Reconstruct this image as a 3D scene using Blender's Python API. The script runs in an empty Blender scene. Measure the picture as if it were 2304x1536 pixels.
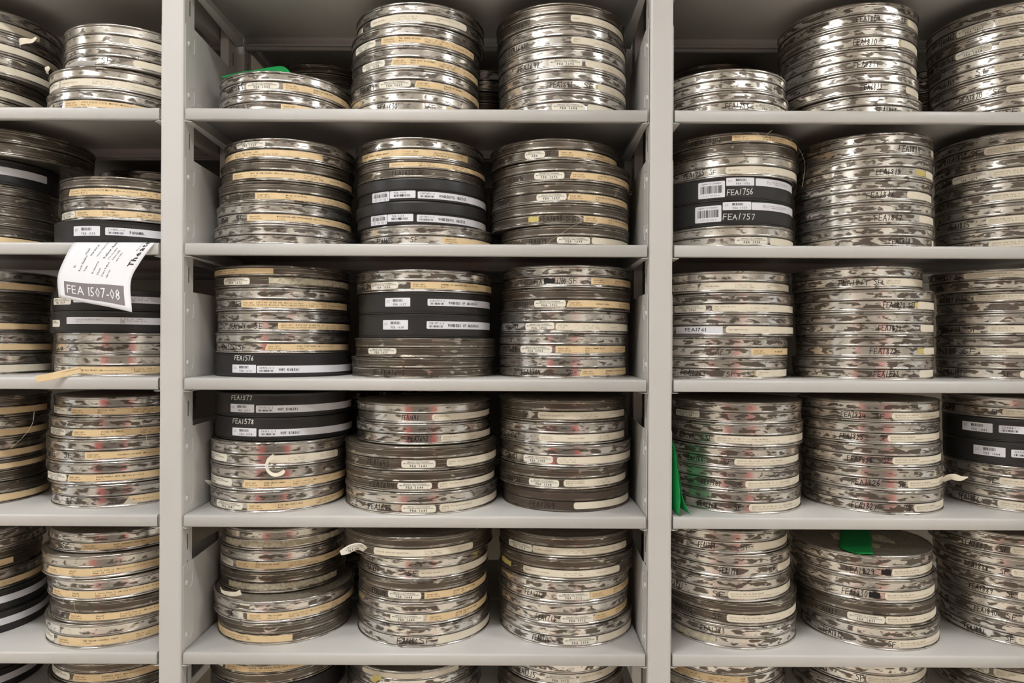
import bpy, bmesh, math, random
from mathutils import Vector, Matrix
random.seed(11)
PI = math.pi
SC = bpy.context.scene
COL = SC.collection
F = 1550.0          # focal length in pixels of the 2304 px wide frame
D = 1.356           # camera to the front plane of the shelving
CX, HY = 1152.0, 770.0
ROLL = 0.0045

# ------------------------------------------------------------------ helpers
def tag(o, label=None, cat=None, group=None, kind=None):
    if label: o['label'] = label
    if cat: o['category'] = cat
    if group: o['group'] = group
    if kind: o['kind'] = kind
    return o

def link(o, parent=None):
    COL.objects.link(o)
    if parent is not None: o.parent = parent
    return o

def empty(name, loc):
    o = bpy.data.objects.new(name, None); o.empty_display_size = .02
    link(o); o.location = loc
    return o

def mesh_obj(name, verts, faces, mats, parent=None, mi=None, smooth=False):
    me = bpy.data.meshes.new(name)
    me.from_pydata(verts, [], faces)
    for m in (mats if isinstance(mats, (list, tuple)) else [mats]): me.materials.append(m)
    if mi: me.polygons.foreach_set('material_index', mi)
    if smooth: me.polygons.foreach_set('use_smooth', [True]*len(me.polygons))
    me.update()
    o = bpy.data.objects.new(name, me)
    return link(o, parent)

class MB:
    def __init__(s): s.v = []; s.f = []; s.m = []
    def add(s, v, f, m=0):
        n = len(s.v); s.v += v; s.f += [tuple(i+n for i in q) for q in f]; s.m += [m]*len(f)
    def box(s, x0, x1, y0, y1, z0, z1, m=0):
        s.add([(x, y, z) for z in (z0, z1) for y in (y0, y1) for x in (x0, x1)],
              [(0,2,3,1),(4,5,7,6),(0,1,5,4),(2,6,7,3),(0,4,6,2),(1,3,7,5)], m)
    def build(s, name, mats, parent=None, smooth=False):
        return mesh_obj(name, s.v, s.f, mats, parent, s.m, smooth)

def bevel(o, w, seg=2):
    b = o.modifiers.new('Bevel', 'BEVEL'); b.width = w; b.segments = seg; b.limit_method = 'ANGLE'
    return o

def solid(o, t, off=-1):
    m = o.modifiers.new('Solidify', 'SOLIDIFY'); m.thickness = t; m.offset = off
    return o

def P(x, y, Y):
    """point of the place at depth Y behind the shelf fronts that the photograph shows at (x, y)"""
    x0 = x + (y-768)*ROLL; y0 = y - (x-CX)*ROLL
    z = D + Y
    return Vector(((x0-CX)/F*z, Y, (HY-y0)/F*z))

# ------------------------------------------------------------------ materials
def lin(c): return tuple(((v/255.)/12.92 if v/255. <= .04045 else ((v/255.+.055)/1.055)**2.4) for v in c) + (1,)

def mat(name, rgb, rough=.5, metal=0, spec=.5):
    m = bpy.data.materials.new(name); m.use_nodes = True
    b = m.node_tree.nodes['Principled BSDF']
    b.inputs['Base Color'].default_value = rgb if len(rgb) == 4 else tuple(rgb)+(1,)
    b.inputs['Roughness'].default_value = rough
    b.inputs['Metallic'].default_value = metal
    b.inputs['Specular IOR Level'].default_value = spec
    return m

def noisy(m, scale, amt, bump=0, coord='Object', stretch=(1,1,1), rough_var=0):
    nt = m.node_tree; b = nt.nodes['Principled BSDF']
    tc = nt.nodes.new('ShaderNodeTexCoord'); mp = nt.nodes.new('ShaderNodeMapping')
    mp.inputs['Scale'].default_value = stretch
    n = nt.nodes.new('ShaderNodeTexNoise'); n.inputs['Scale'].default_value = scale; n.inputs['Detail'].default_value = 4
    nt.links.new(tc.outputs[coord], mp.inputs[0]); nt.links.new(mp.outputs[0], n.inputs['Vector'])
    c = b.inputs['Base Color'].default_value[:]
    r = nt.nodes.new('ShaderNodeValToRGB')
    r.color_ramp.elements[0].position = .3; r.color_ramp.elements[1].position = .7
    r.color_ramp.elements[0].color = tuple(v*(1-amt) for v in c[:3])+(1,)
    r.color_ramp.elements[1].color = tuple(min(1, v*(1+amt)) for v in c[:3])+(1,)
    nt.links.new(n.outputs['Fac'], r.inputs[0]); nt.links.new(r.outputs[0], b.inputs['Base Color'])
    if bump:
        bp = nt.nodes.new('ShaderNodeBump'); bp.inputs['Strength'].default_value = bump; bp.inputs['Distance'].default_value = .001
        nt.links.new(n.outputs['Fac'], bp.inputs['Height']); nt.links.new(bp.outputs[0], b.inputs['Normal'])
    return m

def tin(name, bright, dark, frac, soft, rb=.28, rd=.5, wear=.5, mb=.85, md=.55, sx=40, sy=88, streak=0.0):
    """tin plate with oxidised patches; u runs around the can, v up its wall (metres)"""
    m = bpy.data.materials.new(name); m.use_nodes = True
    nt = m.node_tree; N = nt.nodes; L = nt.links
    b = N['Principled BSDF']
    uv = N.new('ShaderNodeTexCoord'); oi = N.new('ShaderNodeObjectInfo')
    rm = N.new('ShaderNodeMath'); rm.operation = 'MULTIPLY'; rm.inputs[1].default_value = 57.0
    L.new(oi.outputs['Random'], rm.inputs[0])
    cx = N.new('ShaderNodeCombineXYZ'); L.new(rm.outputs[0], cx.inputs[0]); L.new(rm.outputs[0], cx.inputs[2])
    def noise(sc, det, dist=0, rough=.5, seed=0.):
        mp = N.new('ShaderNodeVectorMath'); mp.operation = 'MULTIPLY'; mp.inputs[1].default_value = sc
        L.new(uv.outputs['UV'], mp.inputs[0])
        ad = N.new('ShaderNodeVectorMath'); ad.operation = 'ADD'
        L.new(mp.outputs[0], ad.inputs[0]); L.new(cx.outputs[0], ad.inputs[1])
        ad2 = N.new('ShaderNodeVectorMath'); ad2.operation = 'ADD'; ad2.inputs[1].default_value = (seed, seed*2, seed)
        L.new(ad.outputs[0], ad2.inputs[0])
        n = N.new('ShaderNodeTexNoise'); n.inputs['Scale'].default_value = 1; n.inputs['Detail'].default_value = det
        n.inputs['Roughness'].default_value = rough; n.inputs['Distortion'].default_value = dist
        L.new(ad2.outputs[0], n.inputs['Vector'])
        return n.outputs['Fac']
    def ramp(src, a, c, inv=False):
        r = N.new('ShaderNodeMapRange'); r.interpolation_type = 'SMOOTHSTEP'
        r.inputs[1].default_value = a; r.inputs[2].default_value = c
        r.inputs[3].default_value = 1 if inv else 0; r.inputs[4].default_value = 0 if inv else 1
        L.new(src, r.inputs[0]); return r.outputs[0]
    def math_(op, a, c):
        q = N.new('ShaderNodeMath'); q.operation = op; q.use_clamp = True
        for i, w in enumerate((a, c)):
            if isinstance(w, (int, float)): q.inputs[i].default_value = w
            else: L.new(w, q.inputs[i])
        return q.outputs[0]
    big = noise((sx, sy, 1), 2.5, .35)
    th = .5 + (frac-.5)*.32
    at = N.new('ShaderNodeAttribute'); at.attribute_name = 'edge'
    bias = N.new('ShaderNodeMath'); bias.operation = 'MULTIPLY_ADD'; bias.inputs[1].default_value = .28
    L.new(at.outputs['Fac'], bias.inputs[0]); L.new(big, bias.inputs[2])
    slow = noise((9, 0, 1), 2, 0, .5, 43.)
    b2 = N.new('ShaderNodeMath'); b2.operation = 'MULTIPLY_ADD'; b2.inputs[1].default_value = .22
    L.new(slow, b2.inputs[0]); L.new(bias.outputs[0], b2.inputs[2])
    patch = ramp(b2.outputs[0], th+.11-soft, th+.11+soft, inv=True)
    fine = noise((130, 260, 1), 3, .2, .6, 7.)
    speck = ramp(fine, .30, .36, inv=True)
    patch = math_('MAXIMUM', patch, math_('MULTIPLY', speck, .8))
    # worn, shiny edges on the rolled beads
    wn = ramp(noise((14, 40, 1), 3, .1, .6, 3.), .52-wear*.2, .60-wear*.2)
    wr = math_('MULTIPLY', at.outputs['Fac'], wn)
    patch = math_('SUBTRACT', patch, wr)
    # faint scratches along the wall
    scr = ramp(noise((8, 900, 1), 2, 0, .5, 11.), .60, .72)
    patch = math_('SUBTRACT', patch, math_('MULTIPLY', scr, streak))
    var = noise((5, 20, 1), 3, 0, .5, 19.)
    mx = N.new('ShaderNodeMix'); mx.data_type = 'RGBA'
    mx.inputs['A'].default_value = lin(bright); mx.inputs['B'].default_value = lin(dark)
    L.new(patch, mx.inputs['Factor'])
    mv = N.new('ShaderNodeMix'); mv.data_type = 'RGBA'; mv.blend_type = 'MULTIPLY'; mv.inputs['Factor'].default_value = .55
    cr = N.new('ShaderNodeValToRGB'); cr.color_ramp.elements[0].position = .3; cr.color_ramp.elements[1].position = .62
    cr.color_ramp.elements[0].color = (.74, .71, .67, 1); cr.color_ramp.elements[1].color = (1, 1, 1, 1)
    L.new(var, cr.inputs[0]); L.new(mx.outputs['Result'], mv.inputs['A']); L.new(cr.outputs[0], mv.inputs['B'])
    # dark seams, tarnished beads, and darkening painted into grooves and can contact edges
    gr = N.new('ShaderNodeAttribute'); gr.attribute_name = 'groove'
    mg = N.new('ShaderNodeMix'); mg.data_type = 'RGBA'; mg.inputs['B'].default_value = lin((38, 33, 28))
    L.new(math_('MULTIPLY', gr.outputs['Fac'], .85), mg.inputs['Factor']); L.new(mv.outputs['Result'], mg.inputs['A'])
    L.new(mg.outputs['Result'], b.inputs['Base Color'])
    ro = N.new('ShaderNodeMapRange'); ro.inputs[3].default_value = rb; ro.inputs[4].default_value = rd
    L.new(patch, ro.inputs[0]); L.new(ro.outputs[0], b.inputs['Roughness'])
    me = N.new('ShaderNodeMapRange'); me.inputs[3].default_value = mb; me.inputs[4].default_value = md
    L.new(patch, me.inputs[0]); L.new(me.outputs[0], b.inputs['Metallic'])
    bp = N.new('ShaderNodeBump'); bp.inputs['Strength'].default_value = .25; bp.inputs['Distance'].default_value = .0008
    L.new(noise((16, 30, 1), 3, .3, .5, 31.), bp.inputs['Height']); L.new(bp.outputs[0], b.inputs['Normal'])
    return m

M = {}
M['paint'] = noisy(mat('grey_shelf_paint', lin((215, 212, 208)), .36), 9, .02, .02)
M['slot'] = mat('slot_dark', lin((60, 55, 50)), .7)
M['A'] = tin('spotted_tin', (246, 241, 232), (120, 111, 102), .48, .038, sx=44, sy=112, rb=.22, mb=.88, md=.72, rd=.36)
M['S'] = tin('silver_tin', (247, 243, 237), (118, 110, 102), .44, .065, sx=44, sy=110, rb=.18, mb=.96, md=.8, rd=.34)
M['W'] = tin('pale_tin', (250, 245, 236), (124, 117, 108), .24, .08, sx=55, rb=.2, mb=.93, md=.75, rd=.36)
M['D'] = tin('tarnished_tin', (232, 224, 210), (108, 99, 89), 1.08, .05, rb=.22, rd=.34, wear=.75, mb=.92, md=.75, streak=.7)
M['N'] = tin('brown_tin', (170, 155, 140), (92, 80, 70), 2.6, .03, rd=.38, wear=.1, md=.35, streak=.15)
M['top'] = noisy(mat('dusty_lid_top', lin((146, 137, 122)), .5, .3), 30, .3, .1)
M['K'] = noisy(mat('black_plastic', lin((46, 45, 45)), .36, 0, .5), 20, .12, .02)
M['tan'] = noisy(mat('tan_paper', lin((242, 214, 168)), .7, 0, .2), 60, .05)
M['cream'] = noisy(mat('cream_paper', lin((243, 233, 212)), .65, 0, .25), 45, .05)
M['oval'] = noisy(mat('ivory_label_paper', lin((248, 242, 226)), .6, 0, .3), 45, .03)
M['white'] = mat('white_label_paper', lin((244, 244, 250)), .5, 0, .3)
M['torn'] = noisy(mat('torn_label_paper', lin((205, 196, 172)), .85, 0, .2), 120, .3, .2)
M['ink'] = mat('typewriter_ink', lin((84, 62, 44)), .8)
M['fink'] = mat('faded_ink', lin((172, 156, 134)), .8)
M['dink'] = mat('black_print', lin((58, 54, 54)), .7)
M['marker'] = mat('black_marker', lin((16, 12, 16)), .5)
M['wmark'] = mat('white_marker', lin((236, 236, 230)), .6)
M['green'] = noisy(mat('green_paper', lin((22, 150, 76)), .6, 0, .3), 40, .06)
M['sheet'] = mat('white_sheet_paper', lin((246, 246, 250)), .6, 0, .3)
M['greyprint'] = mat('grey_print', lin((136, 128, 130)), .7)
M['thread'] = mat('pale_thread', lin((214, 202, 176)), .8)
M['redmark'] = mat('red_crayon', lin((206, 70, 40)), .6)
M['yel'] = mat('yellowed_adhesive', lin((214, 196, 120)), .5)

# ------------------------------------------------------------------ can meshes (unit radius and height, scaled per can)
SEG = 112
def lathe(name, prof, mats, mi_top=None):
    """prof: (r, z, edge, groove)"""
    R0, H0 = .14, .0445
    V, Fc, UV, E, G, MI = [], [], [], [], [], []
    n = len(prof)
    cols = SEG + 1
    for i, (r, z, e, g) in enumerate(prof):
        for k in range(cols):
            a = 2*PI*k/SEG + PI
            V.append((r*math.sin(a), -r*math.cos(a), z)); E.append(e); G.append(g)
    arc = [0]
    for i in range(1, n):
        dr = (prof[i][0]-prof[i-1][0])*R0; dz = (prof[i][1]-prof[i-1][1])*H0
        arc.append(arc[-1]+math.hypot(dr, dz))
    for i in range(n-1):
        for k in range(SEG):
            q = (i*cols+k, i*cols+k+1, (i+1)*cols+k+1, (i+1)*cols+k)
            Fc.append(q)
            UV += [(2*PI*R0*k/SEG, arc[i]), (2*PI*R0*(k+1)/SEG, arc[i]), (2*PI*R0*(k+1)/SEG, arc[i+1]), (2*PI*R0*k/SEG, arc[i+1])]
            MI.append(1 if (mi_top is not None and i >= mi_top) else 0)
    me = bpy.data.meshes.new(name); me.from_pydata(V, [], Fc)
    ul = me.uv_layers.new(name='UVMap'); ul.data.foreach_set('uv', [c for p in UV for c in p])
    a = me.attributes.new('edge', 'FLOAT', 'POINT'); a.data.foreach_set('value', E)
    a = me.attributes.new('groove', 'FLOAT', 'POINT'); a.data.foreach_set('value', G)
    me.polygons.foreach_set('use_smooth', [True]*len(me.polygons))
    me.polygons.foreach_set('material_index', MI)
    for m in mats: me.materials.append(m)
    me.update()
    return me

def sharp(prof):
    """double each profile corner a little so smooth shading keeps it crisp"""
    out = []
    for i, p in enumerate(prof):
        if 0 < i < len(prof)-1:
            a, b = prof[i-1], prof[i+1]
            for q, t in ((a, .12), (b, .12)):
                out.append((p[0]+(q[0]-p[0])*t, p[1]+(q[1]-p[1])*t, p[2], p[3]))
        else: out.append(p)
    return out

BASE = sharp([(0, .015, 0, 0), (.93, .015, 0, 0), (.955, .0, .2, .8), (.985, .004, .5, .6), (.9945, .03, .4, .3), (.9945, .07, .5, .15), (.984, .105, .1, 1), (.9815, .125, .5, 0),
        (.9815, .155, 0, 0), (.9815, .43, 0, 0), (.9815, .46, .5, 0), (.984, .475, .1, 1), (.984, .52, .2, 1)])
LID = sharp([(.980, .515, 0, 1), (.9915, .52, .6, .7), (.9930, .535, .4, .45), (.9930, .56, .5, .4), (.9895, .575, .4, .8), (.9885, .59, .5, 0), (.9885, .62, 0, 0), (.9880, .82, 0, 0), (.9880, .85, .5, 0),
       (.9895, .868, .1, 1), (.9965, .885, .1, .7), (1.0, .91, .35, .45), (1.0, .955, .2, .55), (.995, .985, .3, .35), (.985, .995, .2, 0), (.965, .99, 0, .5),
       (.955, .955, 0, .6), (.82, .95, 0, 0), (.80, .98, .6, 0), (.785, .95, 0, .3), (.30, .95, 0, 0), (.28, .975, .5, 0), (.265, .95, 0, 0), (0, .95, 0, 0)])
N_TOP = 30
KBASE = sharp([(0, .0, 0, 0), (.965, .0, 0, 0), (.975, .01, 0, 0), (.975, .47, 0, 0), (.975, .5, 0, 0)])
KLID = sharp([(.975, .49, 0, 0), (.992, .495, 0, 0), (.995, .51, 0, 0), (.995, .975, 0, 0), (.988, .995, 0, 0), (.95, 1.0, 0, 0), (.94, .97, 0, 0), (.8, .97, 0, 0), (.78, .99, 0, 0), (.0, .99, 0, 0)])
K2BASE = sharp([(0, .0, 0, 0), (.975, .0, 0, 0), (.985, .01, 0, 0), (.985, .06, 0, 0), (.98, .07, 0, 0)])
K2LID = sharp([(.98, .065, 0, 0), (.988, .075, 0, 0), (.990, .09, 0, 0), (.990, .95, 0, 0), (.995, .965, 0, 0), (.992, .99, 0, 0), (.95, 1.0, 0, 0), (.94, .97, 0, 0), (.8, .97, 0, 0), (.78, .99, 0, 0), (.0, .99, 0, 0)])
ME = {}
for k in 'ASWDN':
    ME[k] = (lathe('tin_base_'+k, BASE, [M[k]]), lathe('tin_lid_'+k, LID, [M[k], M['top']], N_TOP))
ME['K1'] = (lathe('plastic_base_a', KBASE, [M['K']]), lathe('plastic_lid_a', KLID, [M['K']]))
ME['K2'] = (lathe('plastic_base_b', K2BASE, [M['K']]), lathe('plastic_lid_b', K2LID, [M['K']]))
ME['K3'] = ME['K4'] = ME['K2']

# ------------------------------------------------------------------ lettering
GLY = {}
def glyph(ch, bold=0.012):
    key = (ch, bold)
    if key in GLY: return GLY[key]
    if ch == ' ':
        GLY[key] = ([], [], .3); return GLY[key]
    cu = bpy.data.curves.new('g', 'FONT'); cu.body = ch; cu.size = 1; cu.resolution_u = 1; cu.fill_mode = 'FRONT'; cu.offset = bold
    ob = bpy.data.objects.new('g', cu); COL.objects.link(ob)
    bpy.context.view_layer.update()
    dg = bpy.context.evaluated_depsgraph_get()
    me = bpy.data.meshes.new_from_object(ob.evaluated_get(dg))
    v = [(p.co.x, p.co.y) for p in me.vertices]; f = [tuple(q.vertices) for q in me.polygons]
    if v:
        x0 = min(p[0] for p in v); x1 = max(p[0] for p in v)
    else: x0 = 0; x1 = .3
    v = [(p[0]-x0, p[1]) for p in v]
    bpy.data.objects.remove(ob); bpy.data.meshes.remove(me); bpy.data.curves.remove(cu)
    GLY[key] = (v, f, x1-x0)
    return GLY[key]

def text2d(s, h, mono=None, bold=.012, sx=1.0):
    """flat lettering: cap height h, returns verts, faces, width"""
    k = h/.72; V = []; Fc = []; x = 0.0
    for ch in s:
        v, f, w = glyph(ch, bold)
        if mono:
            ws = min(1.0, mono*.92/(w+1e-6)) if w > .12 else 1.0
            ox = x + (mono - w*ws)/2*k*sx
            adv = mono
        else:
            ws = 1.0; ox = x; adv = w + .10 if ch != ' ' else .32
        n = len(V)
        V += [(ox + p[0]*ws*k*sx, p[1]*k) for p in v]
        Fc += [tuple(i+n for i in q) for q in f]
        x += adv*k*sx
    return V, Fc, x

STROKES = {
 'F': [[(0,0),(.03,1),(.6,.97)],[(0,.5),(.48,.52)]], 'E': [[(.6,1),(.02,.98),(0,.02),(.6,.04)],[(0,.5),(.5,.52)]],
 'A': [[(0,0),(.32,1),(.66,0)],[(.1,.36),(.56,.38)]], 'S': [[(.55,.9),(.2,1),(.05,.75),(.45,.45),(.5,.15),(.2,0),(0,.12)]],
 '0': [[(.3,1),(.05,.7),(.08,.2),(.3,0),(.52,.25),(.5,.75),(.3,1)]], '1': [[(.36,1),(.28,0)]],
 '2': [[(.05,.8),(.25,1),(.48,.8),(.3,.4),(0,0),(.58,.02)]], '3': [[(.05,.95),(.45,.95),(.2,.55),(.5,.35),(.35,.02),(0,.08)]],
 '4': [[(.1,1),(.05,.45),(.55,.45)],[(.48,.95),(.42,0)]], '5': [[(.55,1),(.12,1),(.08,.6),(.45,.5),(.48,.15),(.2,0),(0,.08)]],
 '6': [[(.42,1),(.1,.55),(.05,.15),(.3,0),(.5,.25),(.3,.48),(.08,.3)]], '7': [[(0,.97),(.52,1),(.2,0)]],
 '8': [[(.45,.85),(.2,1),(.08,.78),(.45,.3),(.3,0),(.05,.2),(.42,.7),(.45,.85)]], '9': [[(.48,.85),(.2,1),(.05,.7),(.25,.5),(.5,.8),(.42,0)]],
 'B': [[(0,0),(.05,1),(.4,.8),(.1,.52),(.48,.25),(0,0)]], '.': [[(.1,.02),(.14,.06)]],
}
def hand2d(s, h, width, w=.0013, seed=0):
    rnd = random.Random(seed)
    V = []; Fc = []; adv = width/max(1, len(s)); lw = adv*1.25
    for i, ch in enumerate(s):
        x0 = i*adv
        if ch == ' ': continue
        sh = rnd.uniform(.05, .22); hs = h*rnd.uniform(.86, 1.08); oy = rnd.uniform(-.05, .06)*h
        for st in STROKES.get(ch, STROKES['1']):
            pts = [(x0 + (a+rnd.uniform(-.03, .03))*lw + b*hs*sh*.5, oy + (b+rnd.uniform(-.03, .03))*hs) for a, b in st]
            for (ax, ay), (bx, by) in zip(pts, pts[1:]):
                dx, dy = bx-ax, by-ay; l = math.hypot(dx, dy) or 1
                nx, ny = -dy/l*w/2, dx/l*w/2; ex, ey = dx/l*w*.3, dy/l*w*.3
                n = len(V)
                V += [(ax+nx-ex, ay+ny-ey), (ax-nx-ex, ay-ny-ey), (bx-nx+ex, by-ny+ey), (bx+nx+ex, by+ny+ey)]
                Fc.append((n, n+1, n+2, n+3))
    return V, Fc

def wrap_cyl(pts, r, s0, z0, tilt=0.0):
    out = []
    for (a, b) in pts:
        phi = (s0 + a)/r
        out.append((r*math.sin(phi), -r*math.cos(phi), z0 + b + a*tilt))
    return out

def strip(name, r, s0, s1, z0, z1, m, parent, rad=0.0, th=.00035, bow=0.0, ragged=0.0, seed=0, tilt=0.0, cutl=0):
    """a paper strip lying round the can wall, with its own thickness and rounded or torn ends"""
    rnd = random.Random(seed)
    L = s1-s0; H = z1-z0; rad = min(rad, H*.5, L*.5)
    n = max(8, int(L/.004)); xs = []
    if rad > 0:
        for k in range(5): xs.append(rad*(1-math.cos(k/5*PI/2)))
        k = n
        for i in range(n+1): xs.append(rad + (L-2*rad)*i/n)
        for k in range(4, -1, -1): xs.append(L - rad*(1-math.cos(k/5*PI/2)))
    else: xs = [L*i/n for i in range(n+1)]
    V = []; Fc = []
    for x in xs:
        inset = 0
        if rad > 0:
            if x < rad: inset = rad - math.sqrt(max(0, rad*rad-(rad-x)**2))
            elif x > L-rad: inset = rad - math.sqrt(max(0, rad*rad-(x-L+rad)**2))
        lo = inset; hi = H-inset
        if ragged:
            lo += rnd.uniform(0, ragged)*H; hi -= rnd.uniform(0, ragged)*H
        if hi - lo < .0004: lo = hi = H/2; lo -= .0002; hi += .0002
        if cutl and x < cutl: hi = H*(.35+.65*x/cutl)
        for rr in (r+.0001, r+th):
            V += wrap_cyl([(x, lo)], rr, s0, z0, tilt) + wrap_cyl([(x, hi)], rr, s0, z0, tilt)
    # keep arc lengths the same on both shells
    for i in range(len(xs)-1):
        a = i*4; b = a+4
        Fc += [(a+2, b+2, b+3, a+3), (a, a+1, b+1, b), (a, b, b+2, a+2), (a+1, a+3, b+3, b+1)]
    e = (len(xs)-1)*4
    Fc += [(0, 2, 3, 1), (e, e+1, e+3, e+2)]
    return mesh_obj(name, V, Fc, M[m], parent)

def print_on(name, items, r, parent, m):
    """items: (verts2d, faces, s, z, tilt)"""
    V = []; Fc = []
    for v, f, s, z, tl in items:
        n = len(V); V += wrap_cyl(v, r, s, z, tl); Fc += [tuple(i+n for i in q) for q in f]
    if not Fc: return None
    return mesh_obj(name, V, Fc, M[m], parent)

def bars(x0, w, h, n, seed):
    rnd = random.Random(seed); V = []; Fc = []; x = 0; ws = [rnd.choice((1, 1, 2)) for _ in range(2*n)]
    t = sum(ws); x = x0
    for i, q in enumerate(ws):
        d = q/t*w
        if i % 2 == 0:
            k = len(V); V += [(x, 0), (x+d, 0), (x+d, h), (x, h)]; Fc.append((k, k+1, k+2, k+3))
        x += d
    return V, Fc

# ------------------------------------------------------------------ shelving
SHX = {'left': (-1.607, -.6952), 'centre': (-.645, .266), 'right': (.3178, 1.2275)}
SHZ = [.7245, .4580, .1920, -.0737, -.3434, -.6142, -.7360]
ORD = ['topmost, above the picture', 'highest with cans', 'second', 'third', 'fourth', 'fifth', 'lowest, at the bottom edge']
DEP = .288
def shelf(x0, x1, y0, z):
    o = empty('steel_shelf', ((x0+x1)/2, y0, z))
    hx = (x1-x0)/2 - .0012
    prof = [(.013, -.0212), (.0012, -.0212), (0, -.020), (0, -.0042), (.0005, -.0022), (.0016, -.0008), (.0036, 0)]
    prof += [(DEP-a, b) for a, b in reversed(prof)]
    n = len(prof); V = [(x, a, b) for x in (-hx, hx) for a, b in prof]
    Fc = [(i, i+1, n+i+1, n+i) for i in range(n-1)]
    p = mesh_obj('shelf_panel', V, Fc, M['paint'], o); solid(p, .0011, -1 if True else 1)
    p.data.polygons.foreach_set('use_smooth', [True]*len(p.data.polygons))
    for s in (-1, 1):
        b = MB()
        b.box(s*hx-(.001 if s > 0 else 0), s*hx+(.001 if s < 0 else 0), .004, DEP-.004, -.020, -.0012)
        b.build('side_flange', [M['paint']], o)
    return o

for yb, nm in ((0, 'front'), (.302, 'rear')):
    for bay, (x0, x1) in SHX.items():
        for i, z in enumerate(SHZ):
            if nm == 'rear' and i == 6: continue
            o = shelf(x0, x1, yb, z)
            if nm == 'front':
                lab = f"pale grey steel shelf, {ORD[i]}, in the {bay} bay" if i else f"underside of the uppermost grey steel shelf over the {bay} bay"
            else: lab = f"shadowed grey steel shelf of the unit behind, {ORD[i].split(',')[0]} level, {bay} bay"
            tag(o, lab, 'shelf', f"grey steel shelves of the {'unit behind' if nm=='rear' else bay+' bay'}")

def post(x0, x1, y0, dirn, lab, group, zb=-1.45, zt=1.1):
    """upright: hollow rounded channel with a line of slots in both cheeks"""
    m = MB(); r = .0045; d = .045
    if dirn > 0: ring = [(x0, y0+d), (x0, y0+r), (x0+r*.3, y0+r*.3), (x0+r, y0), (x1-r, y0), (x1-r*.3, y0+r*.3), (x1, y0+r), (x1, y0+d)]
    else: ring = [(x0, y0), (x1, y0), (x1, y0+d-r), (x1-r, y0+d), (x0+r, y0+d), (x0, y0+d-r)]
    n = len(ring)
    V = [(a, b, z) for z in (zb, zt) for a, b in ring]
    Fc = [(i, (i+1) % n, n+(i+1) % n, n+i) for i in range(n)] + [tuple(range(n))[::-1], tuple(range(n, 2*n))]
    m.add(V, Fc)
    z = -.95
    while z < .95:
        for xx, s in ((x0-.0003, -1), (x1, 1)):
            m.box(xx, xx+.0003, y0+.024, y0+.0268, z, z+.031, 1)
        z += .0533
    o = m.build('upright_post', [M['paint'], M['slot']])
    tag(o, lab, 'post', group)
    return o
POSTS = [(-.6925, -.6475, 'left and centre'), (.2695, .3150, 'centre and right'), (-1.655, -1.6095, 'far left and left'), (1.2300, 1.2755, 'right and far right')]
for x0, x1, w in POSTS:
    post(x0, x1, -.003, 1, f"slotted pale grey front upright between the {w} bays", 'front uprights')
    post(x0+.013, x1-.013, .243, -1, f"shadowed rear upright standing between the {w} bays", 'rear uprights')
    post(x0, x1, .300, 1, f"upright of the unit behind, between the {w} bays", 'uprights of the unit behind')

def bracket(xp, s, z, y0, lab, group, h=.172, fl=.045):
    """sheet end bracket: xp is the post cheek, s=+1 when the bay lies to its right"""
    o = empty('shelf_bracket', (xp, y0, z))
    t = .0011; r = .008
    zl = -.0245; pr = [(.0035, zl), (.047, zl), (DEP-.004, zl), (DEP-.004, h), (.047, h), (.0035+r, h), (.0035+r*.3, h-r*.3), (.0035, h-r)]
    n = len(pr)
    V = [(x - s*fl*max(0, a-.047), a, b) for x in (0, s*t) for a, b in pr]
    Fc = [tuple(range(n)), tuple(range(n, 2*n))[::-1]] + [(i, n+i, n+(i+1) % n, (i+1) % n) for i in range(n)]
    mesh_obj('end_plate', V, Fc, M['paint'], o)
    m = MB(); V = []
    for zz in (zl, zl-.0011):
        V += [(0, 0.001, zz), (s*.006, -.0005, zz), (s*.0135, .004, zz), (s*.0135, DEP-.01, zz), (-s*fl*(DEP-.05), DEP-.004, zz), (0, .047, zz)]
    m.add(V, [(0,1,2,3,4,5), (11,10,9,8,7,6)] + [(i, 6+i, 6+(i+1) % 6, (i+1) % 6) for i in range(6)])
    m.build('support_lip', [M['paint']], o)
    for zc in (.032, .135):
        m = MB(); x = s*t
        # raised window rim and a round hook
        a = [(.022, zc+.017), (.038, zc+.017), (.041, zc+.013), (.041, zc-.008), (.036, zc-.016), (.028, zc-.017)]
        for (ya, za), (yb, zb) in zip(a, a[1:]):
            dy, dz = yb-ya, zb-za; l = math.hypot(dy, dz); ny, nz = -dz/l*.0006, dy/l*.0006
            q = [(ya+ny, za+nz), (ya-ny, za-nz), (yb-ny, zb-nz), (yb+ny, zb+nz)]
            m.add([(x+s*e, u, v) for e in (0, .0008) for u, v in q], [(4,5,6,7), (0,4,7,3), (1,2,6,5), (0,1,5,4), (3,7,6,2)])
        m.build('pressed_window', [M['paint']], o)
        k = MB(); V = []; n = 12
        for j, (rr, e) in enumerate(((.0042, 0), (.0038, .0016), (.0022, .0026), (.0003, .003))):
            V += [(x+s*e, .0155+rr*math.cos(2*PI*i/n), zc-.002+rr*1.3*math.sin(2*PI*i/n)) for i in range(n)]
        k.add(V, [(j*n+i, j*n+(i+1) % n, (j+1)*n+(i+1) % n, (j+1)*n+i) for j in range(3) for i in range(n)])
        k.build('hook', [M['paint']], o, smooth=True)
    tag(o, lab, 'bracket', group)
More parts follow.
